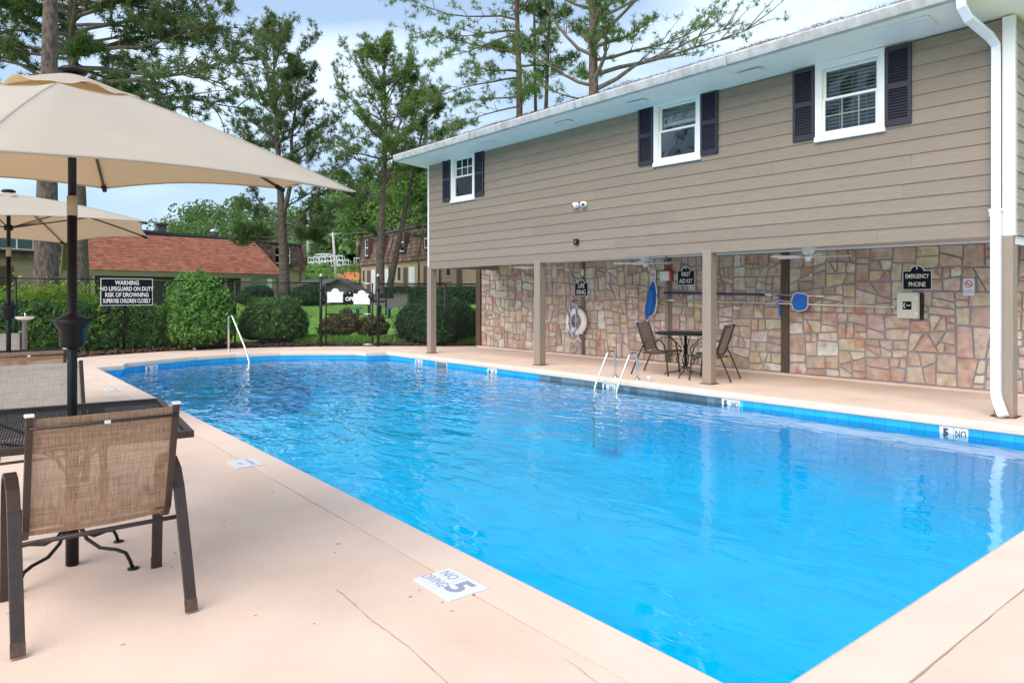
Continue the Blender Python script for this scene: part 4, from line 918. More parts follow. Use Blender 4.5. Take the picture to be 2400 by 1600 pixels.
b = MB(); b.lathe([(.055, 0), (.055, .008), (.03, .018)], 14); b.build('base_flange', M['chrome'], hr, True)
t = thing('pipe_stub', 'small white capped pipe stub on the far coping by the ladder', 'pipe cap', (-7.93, 9.40, 0)); b = MB(); b.lathe([(.03, 0), (.03, .05), (.034, .052), (.034, .085), (.0, .09)], 14); b.build('cap', M['white'], t, True)
t = thing('plastic_bottle', 'crushed clear blue plastic bottle lying by the hedge', 'bottle', at(455, 818, 18.7) * 1.0); t.location.z = .04; b = MB(); b.tube([(-.1, 0, 0), (-.05, 0, .0), (.04, 0, 0), (.09, 0, 0), (.12, 0, 0)], [.03, .035, .03, .03, .012], 8); b.build('bottle_body', mat('bottle_plastic', (.35, .5, .75), .15), t, True)

# ------------------------------------------------------------------ fence and gate
FP = [(-14, 652, 15.6, 1.865), (37, 651, 16.2, 1.86), (290, 656, 17.9, 1.845), (551, 660.5, 19.3, 1.82), (752, 663, 19.97, 1.80)]
FP2 = [(886, 664.5, 19.97, 1.785), (1043, 665.5, 20.0, 1.772), (1121, 665.8, 20.1, 1.77)]
def fence(posts, lb, endgalv=False):
    pw = [at(u, v, d) for u, v, d, z in posts]; zs = [p[3] for p in posts]; o = thing('chain_link_fence', lb, 'fence', (pw[0].x, pw[0].y, 0), 0, 'black chain link fence runs'); O = Vector((pw[0].x, pw[0].y, 0))
    q = [Vector((p.x, p.y, z)) - O for p, z in zip(pw, zs)]
    for i, p in enumerate(q):
        b = MB(); r_ = .028 if 0 < i < len(q) - 1 else .032; b.tube([(p.x, p.y, -.1), (p.x, p.y, p.z + .02)], r_, 8); b.build('post', M['galv'] if (endgalv and i == len(q) - 1) else M['fence'], o, True)
    for i in range(len(q) - 1):
        a, b_ = q[i], q[i + 1]; r = MB(); r.tube([a, b_], .021, 6); r.build('top_rail', M['fence'], o, True)
        w_ = MB(); Ln = (b_ - a).length; d = Vector(((b_ - a).x, (b_ - a).y, 0)).normalized(); n = Vector((-d.y, d.x, 0)); Hh = 1.76; st = .075
        for sg in (1, -1):
            k = -Hh
            while k < Ln + Hh:
                x0, z0, x1, z1 = k, 0.03, k + sg * Hh * .85, 0.03 + Hh
                # clip
                if x0 > x1: x0, z0, x1, z1 = x1, z1, x0, z0
                if x1 > 0 and x0 < Ln:
                    if x0 < 0: t_ = -x0 / (x1 - x0); z0 += t_ * (z1 - z0); x0 = 0
                    if x1 > Ln: t_ = (Ln - x0) / (x1 - x0); z1 = z0 + t_ * (z1 - z0); x1 = Ln
                    A = Vector((a.x, a.y, 0)) + d * x0 + Vector((0, 0, z0)); B = Vector((a.x, a.y, 0)) + d * x1 + Vector((0, 0, z1)); u_ = (B - A).normalized().cross(n) * .0031; A += n * .004 * sg; B += n * .004 * sg
                    w_.add([A - u_, A + u_, B + u_, B - u_], [(0, 1, 2, 3)])
                k += st
        w_.build('wire_mesh', M['fence'], o, kind='stuff')
fence(FP, 'black chain link fence along the hedge left of the gate'); fence(FP2, 'black chain link fence between the gate and the stone wall', True)
# gate
gl, gr = at(764, 800, 19.97), at(873, 800, 19.97); gl.z = gr.z = 0; gp_l, gp_r = at(752, 800, 19.97), at(886, 800, 19.97)
gate = thing('pool_gate', 'black chain link gate with white blank signs at the far end of the pool', 'gate', (gl.x, gl.y, 0), math.atan2((gr - gl).y, (gr - gl).x)); GW = (gr - gl).length
for x in (0, GW): b = MB(); b.tube([(x, 0, .05), (x, 0, 1.80)], .022, 8); b.build('upright', M['fence'], gate, True)
for z in (1.78, .92, .06): b = MB(); b.tube([(0, 0, z), (GW, 0, z)], .018, 8); b.build('crossbar', M['fence'], gate, True)
for x0, x1, z in ((GW * .78, GW * 1.02, 1.782), (GW * .8, GW * .98, .922), (GW * .8, GW, .062)): b = MB(); b.tube([(x0, -.005, z), (x1, -.005, z)], .021, 8); b.build('worn_sleeve', M['galv'], gate, True)
w_ = MB(); st = .075
for sg in (1, -1):
    k = -1.7
    while k < GW + 1.7:
        x0, z0, x1, z1 = k, .06, k + sg * 1.45, 1.78
        if x0 > x1: x0, z0, x1, z1 = x1, z1, x0, z0
        if x1 > 0 and x0 < GW:
            if x0 < 0: t_ = -x0 / (x1 - x0); z0 += t_ * (z1 - z0); x0 = 0
            if x1 > GW: t_ = (GW - x0) / (x1 - x0); z1 = z0 + t_ * (z1 - z0); x1 = GW
            A, B = Vector((x0, -.004 * sg, z0)), Vector((x1, -.004 * sg, z1)); u_ = (B - A).normalized().cross(Vector((0, 1, 0))) * .0031; w_.add([A - u_, A + u_, B + u_, B - u_], [(0, 1, 2, 3)])
        k += st
w_.build('wire_mesh', M['fence'], gate, kind='stuff')
b = MB(); b.box((-.09, -.05, 1.28), (.02, .03, 1.42)); b.tube([(-.06, -.06, 1.5), (.03, -.06, 1.36)], .02, 6); b.build('latch', M['black'], gate)
b = MB(); b.tube([(GW + .05, -.03, 1.42), (GW - .06, -.05, 1.55), (GW - .1, -.05, 1.42), (GW + .02, -.03, 1.3)], .03, 6); b.build('closer_arm', M['black'], gate)
for nm, gx, lb in (('gate_post', gp_l, 'black steel gate post with ball cap on the latch side, left'), ('gate_post', gp_r, 'black steel gate post with ball cap on the hinge side, right')):
    p = thing(nm, lb, 'post', (gx.x, gx.y, 0), 0, 'gate posts'); b = MB(); b.tube([(0, 0, -.1), (0, 0, 1.98)], .042, 12); b.build('shaft', M['fence'], p, True); b = MB(); b.lathe([(.048, 1.98), (.05, 2.0), (.03, 2.03), (.025, 2.05), (0, 2.07)], 12); b.build('cap', M['galv'], p, True)
    for z in (.35, 1.6): b = MB(); b.lathe([(.05, -.03), (.052, 0), (.05, .03)], 10, (0, 0, z)); b.build('band', M['fence'], p)
def arch_sign(x, z, w_, h_, ar, m, lb, txt=None, rot=0, y=-.03, mf=None):
    p = gate.matrix_basis @ Vector((x, y, z)); c = thing('gate_sign', lb, 'sign', p, gate.rotation_euler[2], 'signs hung on the gate')
    pts = [(-w_ / 2, 0), (w_ / 2, 0), (w_ / 2, h_), (ar, h_)] + [(ar * math.cos(a), h_ + ar * .9 * math.sin(a)) for a in [math.pi * k / 10 for k in range(1, 10)]] + [(-ar, h_), (-w_ / 2, h_)]
    MB().prism([(a, 0, b_) for a, b_ in pts], 4, (0, .008, 0)).build('plate', m, c)
    if txt:
        text_mesh(txt, .15, M['letter'], c, 'lettering', Matrix.Translation((.06, -.003, h_ * .42)) @ Matrix.Rotation(R(90), 4, 'X'), .003, sx=.95); b = MB(); b.lathe([(0, 0), (.02, .003), (0, .006)], 8); b.v = [(x_ + .0, -z_ - .002, y_ + h_ + ar * .3) for x_, y_, z_ in b.v]; b.build('crest', M['signwhite'], c)
gate.rotation_mode = 'XYZ'; bpy.context.view_layer.update()
arch_sign(.27, 1.25, .46, .30, .11, M['signwhite'], 'blank white arched sign on the left half of the gate')
arch_sign(1.02, 1.20, .46, .30, .11, M['signwhite'], 'blank white arched sign on the right half of the gate', y=-.045)
arch_sign(.68, 1.235, .40, .26, .10, M['signblack'], 'black arched sign reading OPEN between the two white ones', 'OPEN')
# warning sign on the fence
a, b_ = at(235, 690, 17.30), at(357, 690, 18.05); ang = math.atan2((b_ - a).y, (b_ - a).x); mid = (a + b_) / 2; WL = (Vector((b_.x, b_.y)) - Vector((a.x, a.y))).length
c = thing('warning_sign', 'wide black warning sign lettered in white on the fence', 'sign', (mid.x, mid.y, 1.54), ang); 
MB().box((-WL / 2, -.04, -.335), (WL / 2, -.03, .335)).build('rim', M['letter'], c); MB().box((-WL / 2 + .014, -.044, -.321), (WL / 2 - .014, -.041, .321)).build('plate', M['signblack'], c)
for txt, z, sz, sx in (('WARNING', .225, .155, .92), ('NO LIFEGUARD ON DUTY', .075, .15, .86), ('RISK OF DROWNING', -.075, .15, .88), ('SUPERVISE CHILDREN CLOSELY', -.225, .148, .66)):
    o = text_mesh(txt, sz, M['letter'], c, 'lettering', Matrix.Translation((0, -.046, z)) @ Matrix.Rotation(R(90), 4, 'X'), .0025, sx=sx * WL / 1.5)
# drinking fountain
fp = at(58, 745, 14.5); c = thing('drinking_fountain', 'small pale drinking fountain basin before the hedge at far left', 'fountain', (fp.x, fp.y, 0), 0)
b = MB(); b.lathe([(.045, 0), (.045, .9), (.07, .95)], 12); b.build('pedestal', M['slatewall'], c, True); b = MB(); b.lathe([(.05, .95), (.14, .975), (.19, 1.02), (.17, 1.025), (.05, .99)], 24); b.build('basin', M['cream'], c, True); b = MB(); b.tube([(.08, 0, 1.0), (.08, 0, 1.08), (.02, 0, 1.11)], .014, 8); b.build('spout', M['chrome'], c, True)

# ------------------------------------------------------------------ foliage
def leaf_cloud(P, Nn, size, jit=.6, asp=1.6):
    n = len(P); nrm = unit(Nn + rng.normal(size=(n, 3)) * jit); t = unit(np.cross(nrm, rng.normal(size=(n, 3)))); b_ = np.cross(nrm, t); s = size * rng.uniform(.6, 1.3, size=(n, 1))
    return np.stack([P - t * s * asp * .5, P - b_ * s * .4, P + t * s * asp * .5, P + b_ * s * .4], axis=1)
def superell(n, e, up=True):
    v = rng.normal(size=(n, 3)); v = unit(v); k = (np.abs(v[:, 0]) ** e + np.abs(v[:, 1]) ** e + np.abs(v[:, 2]) ** e) ** (1 / e); return v / k[:, None]
def bumps_(P, sc_, amp, seed):
    r = np.random.default_rng(seed); o = np.zeros(len(P))
    for k in range(7):
        w_ = r.normal(size=3) * sc_ * (1 + k * .6); o += np.sin(P @ w_ + r.uniform(0, 6)) * amp / (1 + k * .7)
    return o
def bush(name, lb, cat, c, rad, e, n, size, m, grp=None, rz=0, amp=.06, sc_=3.0, bottom=0, tag_=True, parent=None, asp=1.8):
    o = thing(name, lb, cat, (c[0], c[1], c[2]), rz, grp)
    S = superell(n, e); S[:, 2] = np.abs(S[:, 2]) * np.where(rng.random(n) < .8, 1, -.35)
    rad_ = np.array(rad); P = S * rad_; bb = 1 + bumps_(P, sc_, amp, hash(lb) % 1000 if False else len(lb) * 7 + n); depth = 1 - np.abs(rng.normal(size=n)) * .07
    sp_ = np.where(rng.random(n) < .10, rng.uniform(0, .13, n), 0)
    P = P * (bb * (depth + sp_))[:, None]; Nn = unit(S / rad_)
    V_ = leaf_cloud(P, Nn, size, .75, asp); V_[:, :, 2] += rad[2] * (0.32 if bottom == 0 else bottom)
    npmesh('foliage', V_, m, 4, o)
    # dark core blocks see-through, inner shade put into its colour
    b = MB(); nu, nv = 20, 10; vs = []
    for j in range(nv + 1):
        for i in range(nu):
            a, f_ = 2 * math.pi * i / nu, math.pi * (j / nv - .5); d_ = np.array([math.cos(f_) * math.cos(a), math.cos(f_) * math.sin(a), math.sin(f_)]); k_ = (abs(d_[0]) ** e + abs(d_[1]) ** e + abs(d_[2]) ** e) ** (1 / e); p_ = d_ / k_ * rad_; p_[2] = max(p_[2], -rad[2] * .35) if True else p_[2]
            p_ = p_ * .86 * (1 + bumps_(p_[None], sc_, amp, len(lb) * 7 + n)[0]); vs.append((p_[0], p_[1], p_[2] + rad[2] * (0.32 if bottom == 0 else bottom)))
    b.add(vs, [(j * nu + i, j * nu + (i + 1) % nu, (j + 1) * nu + (i + 1) % nu, (j + 1) * nu + i) for j in range(nv) for i in range(nu)]); b.build('shade_core', M['core'], o, True)
    return o
# hedge behind the fence, one bush after another
a, b_ = at(-60, 800, 16.6), at(400, 800, 19.4); dv = (b_ - a); angh = math.atan2(dv.y, dv.x); nhed = 6
names = ['at the left picture edge', 'behind the drinking fountain', 'left of the warning sign', 'under the warning sign', 'right of the warning sign', 'left of the tall round bush']
for i in range(nhed):
    p = a.lerp(b_, (i + .5) / nhed); hz_ = [.98, 1.0, 1.0, .98, .95, .9][i]
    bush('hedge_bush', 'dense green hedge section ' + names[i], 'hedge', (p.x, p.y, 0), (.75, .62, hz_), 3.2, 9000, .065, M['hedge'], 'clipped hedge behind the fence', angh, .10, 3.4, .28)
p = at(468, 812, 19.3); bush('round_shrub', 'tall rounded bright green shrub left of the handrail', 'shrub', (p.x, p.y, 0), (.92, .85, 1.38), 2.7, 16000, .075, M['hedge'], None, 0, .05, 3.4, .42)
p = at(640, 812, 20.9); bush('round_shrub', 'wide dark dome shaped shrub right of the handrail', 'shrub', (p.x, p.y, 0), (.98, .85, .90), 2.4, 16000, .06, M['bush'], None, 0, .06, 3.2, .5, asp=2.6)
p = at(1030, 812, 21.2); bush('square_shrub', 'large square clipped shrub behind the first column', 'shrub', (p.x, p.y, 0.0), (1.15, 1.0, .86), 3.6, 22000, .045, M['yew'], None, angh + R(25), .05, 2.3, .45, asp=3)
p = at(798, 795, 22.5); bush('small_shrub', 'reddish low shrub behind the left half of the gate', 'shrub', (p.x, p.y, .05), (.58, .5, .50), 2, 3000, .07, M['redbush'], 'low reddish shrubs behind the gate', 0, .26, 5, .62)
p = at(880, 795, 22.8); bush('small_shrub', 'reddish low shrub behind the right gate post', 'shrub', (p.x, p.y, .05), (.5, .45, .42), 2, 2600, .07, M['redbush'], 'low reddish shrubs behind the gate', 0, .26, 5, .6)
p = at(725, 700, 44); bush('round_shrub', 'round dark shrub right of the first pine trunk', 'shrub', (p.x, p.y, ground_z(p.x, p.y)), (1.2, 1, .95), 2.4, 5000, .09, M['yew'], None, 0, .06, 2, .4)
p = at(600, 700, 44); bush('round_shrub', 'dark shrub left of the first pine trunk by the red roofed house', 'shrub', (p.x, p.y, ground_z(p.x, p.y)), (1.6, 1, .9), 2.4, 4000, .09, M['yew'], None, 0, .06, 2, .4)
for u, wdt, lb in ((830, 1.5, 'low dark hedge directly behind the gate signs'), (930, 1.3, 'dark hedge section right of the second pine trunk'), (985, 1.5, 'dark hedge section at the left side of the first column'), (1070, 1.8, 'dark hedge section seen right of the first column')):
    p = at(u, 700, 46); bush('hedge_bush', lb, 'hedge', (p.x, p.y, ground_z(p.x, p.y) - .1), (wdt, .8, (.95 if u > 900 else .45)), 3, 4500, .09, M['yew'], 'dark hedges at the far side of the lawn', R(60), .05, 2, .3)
# vine on the fence
vp = []; 
for i in range(900):
    u = random.gauss(120, 70) if i < 600 else random.choice((155, 160, 240)) + random.gauss(0, 18); d = 16.6 + (u + 14) * .0045; z = 1.38 + abs(random.gauss(0, .18)) - max(0, (u - 200)) * .0012 if i < 760 else random.uniform(.5, 1.5)
    q = at(u, 700, d - .1); vp.append((q.x, q.y, z))
vp = np.array(vp); o = npmesh('climbing_vine', leaf_cloud(vp, np.tile(np.array([[.6, -.6, .4]]), (len(vp), 1)), .085, .8, 1.2), M['vine'], 4); tag(o, 'bright yellow green vine climbing along the top of the fence', 'vine')
# pine straw bed under hedge and along the deck
def strip(name, m, pts_in, pts_out, z0, z1, kind='structure'):
    b = MB(); n = len(pts_in); vs = [(*p, z0) for p in pts_in] + [(*p, z1) for p in pts_out]; b.add(vs, [(i, i + 1, n + i + 1, n + i) for i in range(n - 1)]); return b.build(name, m, kind=kind)
edge = deck_outer[3:12]; outp = [(x - 1.9, y - (-.6 if i < 3 else 0)) for i, (x, y) in enumerate(edge)]
strip('mulch_bed', M['straw'], edge, outp, .004, .06)
st = []
for i in range(5000):
    k = random.random() * (len(edge) - 1); j = int(k); f_ = k - j; x = edge[j][0] * (1 - f_) + edge[j + 1][0] * f_ - abs(random.gauss(0, .45)); y = edge[j][1] * (1 - f_) + edge[j + 1][1] * f_ + random.gauss(0, .05)
    st.append((x, y, .02 + random.random() * .05))
st = np.array(st); o = npmesh('pine_straw', leaf_cloud(st, np.tile(np.array([[0, 0, 1.]]), (len(st), 1)), .06, .4, 3.0), M['rope_debris'], 4, kind='stuff'); o['label'] = 'rusty pine straw between the deck and the hedge'; o['category'] = 'pine straw'
# rough grass at the fence and lawn blades
def blades(n, fn, h, m, nm, lb):
    P = np.array([fn() for _ in range(n)]); a = rng.uniform(0, 6.28, n); hh = h * rng.uniform(.5, 1.3, n); d_ = np.stack([np.cos(a), np.sin(a), np.zeros(n)], 1) * (h * .16); top = P + np.stack([rng.normal(size=n) * .3 * hh, rng.normal(size=n) * .3 * hh, hh], 1)
    o = npmesh(nm, np.stack([P - d_, P + d_, top], 1), m, 3, kind='stuff'); o['label'] = lb; o['category'] = 'grass'
def lawnpt():
    d = 21.3 + 27 * random.random() ** 1.6; u = random.uniform(520, 1130); q = at(u, 700, d); return (q.x, q.y, ground_z(q.x, q.y) - .01)
blades(60000, lawnpt, .055, M['blade'], 'lawn_grass', 'bright green mown lawn grass behind the gate')
def rough():
    u = random.choice([random.gauss(800, 60), random.uniform(690, 740), random.gauss(1080, 30)]); q = at(u, 700, random.uniform(20.5, 22)); return (q.x, q.y, ground_z(q.x, q.y))
blades(5000, rough, .22, M['blade'], 'tall_grass', 'longer tufts of grass along the bottom of the fence')
p0, p1 = at(775, 800, 21.2), at(945, 800, 22.6); b = MB(); b.prism([(p0.x, p0.y, -.05), (p1.x, p1.y, .0), (p1.x, p1.y, .22), (p0.x, p0.y, .10)], 4, (-.18, .05, 0)); o = b.build('landscape_timber', M['timber'], bevel=.01); tag(o, 'weathered landscape timber edging the lawn behind the gate', 'timber')

# ------------------------------------------------------------------ pines
def pine(lb, base, top, width, crown0, crowns, nl, m, seed, forks=None, rt=.3, tilt=(0, 0), droop=.0, tuft=.32, nt_=13, bare=None, extra_limbs=(), leaders=(), grp='tall pines around the pool', sub=6, asym=0):
    """base, top: world points; crown0: height share where limbs begin; width: crown half width as a function of the share"""
    r = random.Random(seed); g_ = np.random.default_rng(seed); o = thing('pine_tree', lb, 'tree', base, 0, grp); H = top.z - base.z; ax = top - base
    def trunk_pt(f): 
        return ax * f + Vector((math.sin(f * 5 + seed) * .12 * f * 2, math.cos(f * 4 + seed * 2) * .12 * f * 2, 0)) 
    tb = MB(); n = 16; pts = [trunk_pt(i / n) for i in range(n + 1)]; rad = [max(.03, rt * (1 - .93 * (i / n)) * (1 + .55 * math.exp(-i / n * 28))) for i in range(n + 1)]
    tb.tube(pts, rad, 12); tb.build('trunk', M['bark'], o, True)
    Lp = []
    for (f0, tp_, r0_, n_) in leaders:
        s0_ = trunk_pt(f0); e0_ = tp_ - base; side = (e0_ - s0_); pp = [s0_.lerp(e0_, k / 10) + Vector((side.x, side.y, 0)).normalized() * .25 * math.sin(math.pi * min(1, k / 5)) for k in range(11)]
        lb_ = MB(); lb_.tube(pp, [max(.025, r0_ * (1 - .9 * k / 10)) for k in range(11)], 9); lb_.build('leader', M['bark'], o, True); Lp.append((pp, n_))
    lm = MB(); TP = []; TD = []
    def limb(p0, d0, length, r0, lvl):
        nseg = 6 if lvl == 0 else 4; p = p0.copy(); d = d0.normalized(); path = [p.copy()]; rr = [r0]
        for i in range(nseg):
            d = (d + Vector((r.gauss(0, .16), r.gauss(0, .16), r.gauss(0, .12) + (.10 if lvl == 0 else .05) - droop))).normalized(); p = p + d * length / nseg; path.append(p.copy()); rr.append(r0 * (1 - .8 * (i + 1) / nseg))
            if lvl == 0 and i >= 1:
                for _ in range(max(1, int(sub * (.5 + .5 * i / nseg)) // 2 + 1)):
                    a = r.uniform(-1.2, 1.2); dd = Matrix.Rotation(a, 3, 'Z') @ d; dd.z += r.gauss(.18, .25); limb(p.copy(), dd, length * r.uniform(.18, .38), r0 * .35, 1)
            elif lvl >= 1:
                if i >= 1: TP.append(tuple(p + Vector((r.gauss(0, .08), r.gauss(0, .08), r.gauss(0, .05))))); TD.append(tuple(d))
                if i == nseg - 1:
                    for _ in range(3): TP.append(tuple(p + Vector((r.gauss(0, .16), r.gauss(0, .16), r.gauss(0, .10))))); TD.append(tuple(d + Vector((r.gauss(0, .4), r.gauss(0, .4), .3))))
        if lvl == 0:
            for _ in range(5): TP.append(tuple(p + Vector((r.gauss(0, .2), r.gauss(0, .2), r.gauss(0, .14))))); TD.append(tuple(d))
        lm.tube(path, rr, 5 if lvl == 0 else 3, cap=False)
    for i in range(nl):
        f = crown0 + (1 - crown0) * (i + r.random()) / nl; f = min(f, .985); rel = (f - crown0) / (1 - crown0)
        if bare and any(b0 < rel < b1 for b0, b1 in bare) and r.random() < .8: continue
        a = i * 2.4 + r.uniform(-.5, .5); wd = width(rel) * r.uniform(.55, 1.12); el = (.05 + .75 * rel) + r.gauss(0, .12)
        d = Vector((math.cos(a), math.sin(a), math.tan(min(1.1, el)))); limb(trunk_pt(f), d, wd, max(.015, rt * .32 * (1 - rel * .6)), 0)
    lm_main = lm; lm2 = MB(); lm = lm2
    for pp, n_ in Lp:
        for i in range(n_):
            f = .18 + .8 * (i + r.random()) / n_; k = min(9, int(f * 10)); p_ = pp[k].lerp(pp[k + 1], f * 10 - k); a = i * 2.4 + r.uniform(-.5, .5); wd = width(f) * r.uniform(.5, .95)
            limb(p_, Vector((math.cos(a), math.sin(a), math.tan(.1 + .8 * f))), wd, .03, 0)
    lm = lm_main
    for (f, dx, dz, ln, r0) in extra_limbs:           # big limbs seen in the photograph: sideways share, upward share
        d = Vector((RT[0] * dx, RT[1] * dx, dz)); limb(trunk_pt(f), d, ln, r0, 0)
    lm.build('limbs', M['limb'], o, True)
    if Lp: lm2.build('limbs', M['limb'], o, True, kind='stuff')
    TPa, TDa = np.array(TP), unit(np.array(TD)); K = nt_; nT = len(TPa); P = np.repeat(TPa, K, 0) + g_.normal(size=(nT * K, 3)) * tuft * .12; D = unit(np.repeat(TDa, K, 0) * .45 + g_.normal(size=(nT * K, 3)) + np.array([0, 0, .25])); Ln = tuft * g_.uniform(.5, 1.1, size=(nT * K, 1)); W_ = unit(np.cross(D, g_.normal(size=(nT * K, 3)))) * (tuft * .062)
    npmesh('crown', np.stack([P - W_, P + W_, P + D * Ln + W_ * .3], 1), m, 3, o)
    return o
def grd(u, d): q = at(u, 700, d); q.z = ground_z(q.x, q.y) - .1; return q
oval = lambda w_: (lambda r_: w_ * (.60 + .70 * math.sin(math.pi * min(1, r_ * .9 + .12))) * (1 if r_ < .8 else 1 - (r_ - .8) * 2.6))
b0 = grd(668, 45)
pine('tall fork trunked pine with a bare flared base right of the umbrella', b0, at(645, 95, 46), oval(3.0), .48, None, 27, M['needle'], 3, rt=.36, sub=5, nt_=15, leaders=((.32, at(705, 150, 45.5), .17, 16),), extra_limbs=((.36, .9, .5, 3.2, .08), (.33, -.8, .2, 3.0, .07), (.29, -1, .05, 3.4, .07), (.30, .9, -.1, 3.2, .07), (.31, .4, -.1, 2.6, .06), (.27, -.5, -.2, 2.6, .06), (.28, .8, -.25, 2.8, .06), (.30, -.3, .0, 2.4, .06), (.26, .5, -.3, 2.4, .05), (.29, -.9, -.25, 2.8, .05), (.44, 1, .1, 4.2, .07), (.44, -1, .15, 4.2, .07), (.50, 1, .3, 4.4, .07), (.27, 1, -.1, 2.8, .05), (.25, .9, -.2, 2.6, .05), (.28, .3, -.1, 2.2, .05), (.26, -.3, -.15, 2.2, .05), (.24, -.9, -.1, 2.6, .05), (.27, -.8, .1, 2.4, .05), (.29, .7, .2, 2.6, .05)))
pine('straight pine with a reddish trunk just left of the clubhouse', grd(891, 45), at(898, 115, 45), oval(3.0), .45, None, 32, M['needle2'], 5, rt=.30, sub=5, leaders=((.46, at(960, 200, 45), .12, 12),), extra_limbs=((.40, -1, .5, 3.6, .08), (.46, 1, .3, 3.6, .08), (.42, -.8, .0, 3.0, .07), (.43, -1, -.15, 3.0, .06), (.7, 1, .5, 3.6, .06), (.52, 1, .5, 4.4, .07), (.5, -1, .4, 4.0, .07)))
pine('leaning thinner pine whose trunk crosses left of the clubhouse corner', grd(905, 47), at(1005, 215, 47), oval(1.9), .60, None, 14, M['needle'], 8, rt=.25, sub=5, extra_limbs=((.42, 1, .2, 2.5, .06), (.35, 1, -.2, 2.6, .05), (.33, -.8, -.2, 2.0, .05), (.38, 1, -.35, 2.6, .05), (.45, .8, -.3, 2.2, .05)))
pine('thick dark pine trunk rising behind the nearest umbrella', grd(108, 21), at(110, -900, 21.3), lambda r_: 3.0, .72, None, 16, M['needle'], 21, rt=.34, sub=4)
pine('big spreading pine with long low limbs at upper left', grd(186, 30), at(172, -330, 30), oval(3.5), .54, None, 36, M['needle'], 22, rt=.40, tuft=.33, nt_=20, sub=8, droop=.09, extra_limbs=((.52, 1, .02, 7.3, .12), (.55, 1, .0, 6.8, .12), (.50, 1, -.05, 6.6, .11), (.58, 1, .15, 6.2, .11), (.62, 1, .2, 5.8, .11), (.66, 1, .35, 5.4, .10), (.71, 1, .45, 4.8, .09), (.76, 1, .5, 4.4, .08), (.60, .8, .05, 5.0, .08), (.64, .8, .1, 4.8, .08), (.69, .7, .2, 5.2, .08), (.5, -1, .2, 5, .10), (.54, -1, .1, 5.2, .10), (.58, -1, .25, 5.5, .10), (.62, -1, .3, 5.4, .1), (.66, -1, .4, 5, .10), (.52, .5, -.05, 4.6, .09), (.52, -.6, -.05, 4, .08), (.57, -.5, .0, 4, .08)))
pine('slender pine rising behind the left part of the clubhouse roof', grd(1215, 34), at(1208, -380, 34), oval(2.3), .46, None, 28, M['needle2'], 31, rt=.26, tuft=.28, droop=.10, sub=5, extra_limbs=((.50, -1, .12, 4.2, .06), (.56, -1, .15, 4.6, .06), (.62, -1, .2, 4.8, .06), (.68, -1, .2, 4.8, .06), (.76, -1, .15, 4.4, .06), (.46, -1, .0, 3.6, .05), (.44, -1, -.1, 3.2, .05), (.59, -.9, .0, 4.0, .05)))
pine('thin pine stem between the slender pine and the big one', grd(1256, 36), at(1262, -250, 36), oval(1.3), .55, None, 12, M['needle'], 32, rt=.16, tuft=.28, sub=4)
pine('thin leaning pine stem close beside the other thin one', grd(1266, 35), at(1298, -300, 35), oval(1.3), .55, None, 12, M['needle'], 33, rt=.18, tuft=.28, sub=4)
pine('large pine with wide crooked limbs above the middle of the clubhouse roof', grd(1396, 31), at(1388, -430, 31), oval(2.8), .47, None, 26, M['needle2'], 34, rt=.38, tuft=.27, sub=5, droop=.04, extra_limbs=((.46, 1, .45, 7.0, .11), (.52, 1, .25, 4.8, .09), (.55, 1, .65, 6.2, .10), (.60, 1, .45, 6.4, .09), (.47, -1, .35, 4.2, .09), (.53, -1, .6, 4.6, .09), (.62, -1, .6, 4.8, .08), (.45, 1, .05, 3.6, .07), (.49, 1, .40, 7.6, .11), (.44, -1, .0, 3.0, .06)))
for i_, (x_, y_, sd_) in enumerate(((-17, -16, 41), (-28, -17, 42), (-48, -15, 43), (-10, -19, 44))):
    pine(('tall pine', 'broad pine', 'distant pine', 'leaning pine')[i_] + ' behind the viewer that shows only as a window reflection', Vector((x_, y_, -.1)), Vector((x_ + 1, y_, 21)), oval(3.6), .35, None, 26, M['needle'], sd_, rt=.35, sub=4, grp='pines behind the viewer')

# ------------------------------------------------------------------ forest on the hill
def crown_pts(c, rx, rz, n):
    nb = 9; cs = rng.normal(size=(nb, 3)) * [.42, .42, .42] * [rx, rx, rz]; idx = rng.integers(0, nb, n); d_ = unit(rng.normal(size=(n, 3))); d_[:, 2] = np.abs(d_[:, 2]) * np.where(rng.random(n) < .75, 1, -1)
    return np.array(c) + cs[idx] + d_ * np.array([rx * .5, rx * .5, rz * .48]), d_
def skyline(u):
    pts = [(340, 545), (380, 528), (420, 492), (470, 474), (540, 470), (640, 486), (720, 478), (800, 440), (860, 405), (930, 388), (1000, 384), (1200, 380), (1700, 380)]
    for (a_, va), (b__, vb) in zip(pts, pts[1:]):
        if a_ <= u <= b__: return va + (vb - va) * (u - a_) / (b__ - a_)
    return 545
PV = []; TR = MB(); rf = random.Random(5)
for row, (d0, dv_) in enumerate(((178, 0), (162, 12), (146, 26), (130, 42), (116, 62), (104, 84), (98, 104))):
    u = 352 if row < 3 else (395 if row < 5 else 700)
    while u < (1720 if row in (0, 2, 4, 6) else 1180):
        uu = u + rf.uniform(-8, 8); d = d0 + rf.uniform(-5, 5); vt = skyline(min(1690, uu)) + dv_ + rf.gauss(3, 6); 
        q = at(uu, vt, d); rz_ = rf.uniform(3.0, 4.6); rx_ = rf.uniform(3.0, 4.6); P_, N_ = crown_pts((q.x, q.y, q.z - rz_ * .8), rx_, rz_, 520)
        PV.append(leaf_cloud(P_, N_, .62, .7, 1.3))
        TR.tube([(q.x, q.y, q.z - rz_ * 1.0), (q.x, q.y, q.z - rz_ - 9)], .25, 4)
        u += rx_ * 1.25 * F / d
o = npmesh('hill_forest', np.concatenate(PV), M['forest'], 4, kind='stuff'); o['label'] = 'green deciduous forest covering the far hillside'; o['category'] = 'forest'
o = TR.build('forest_trunks', M['limb'], kind='stuff'); o['label'] = 'grey trunks among the trees on the far hillside'; o['category'] = 'trunks'
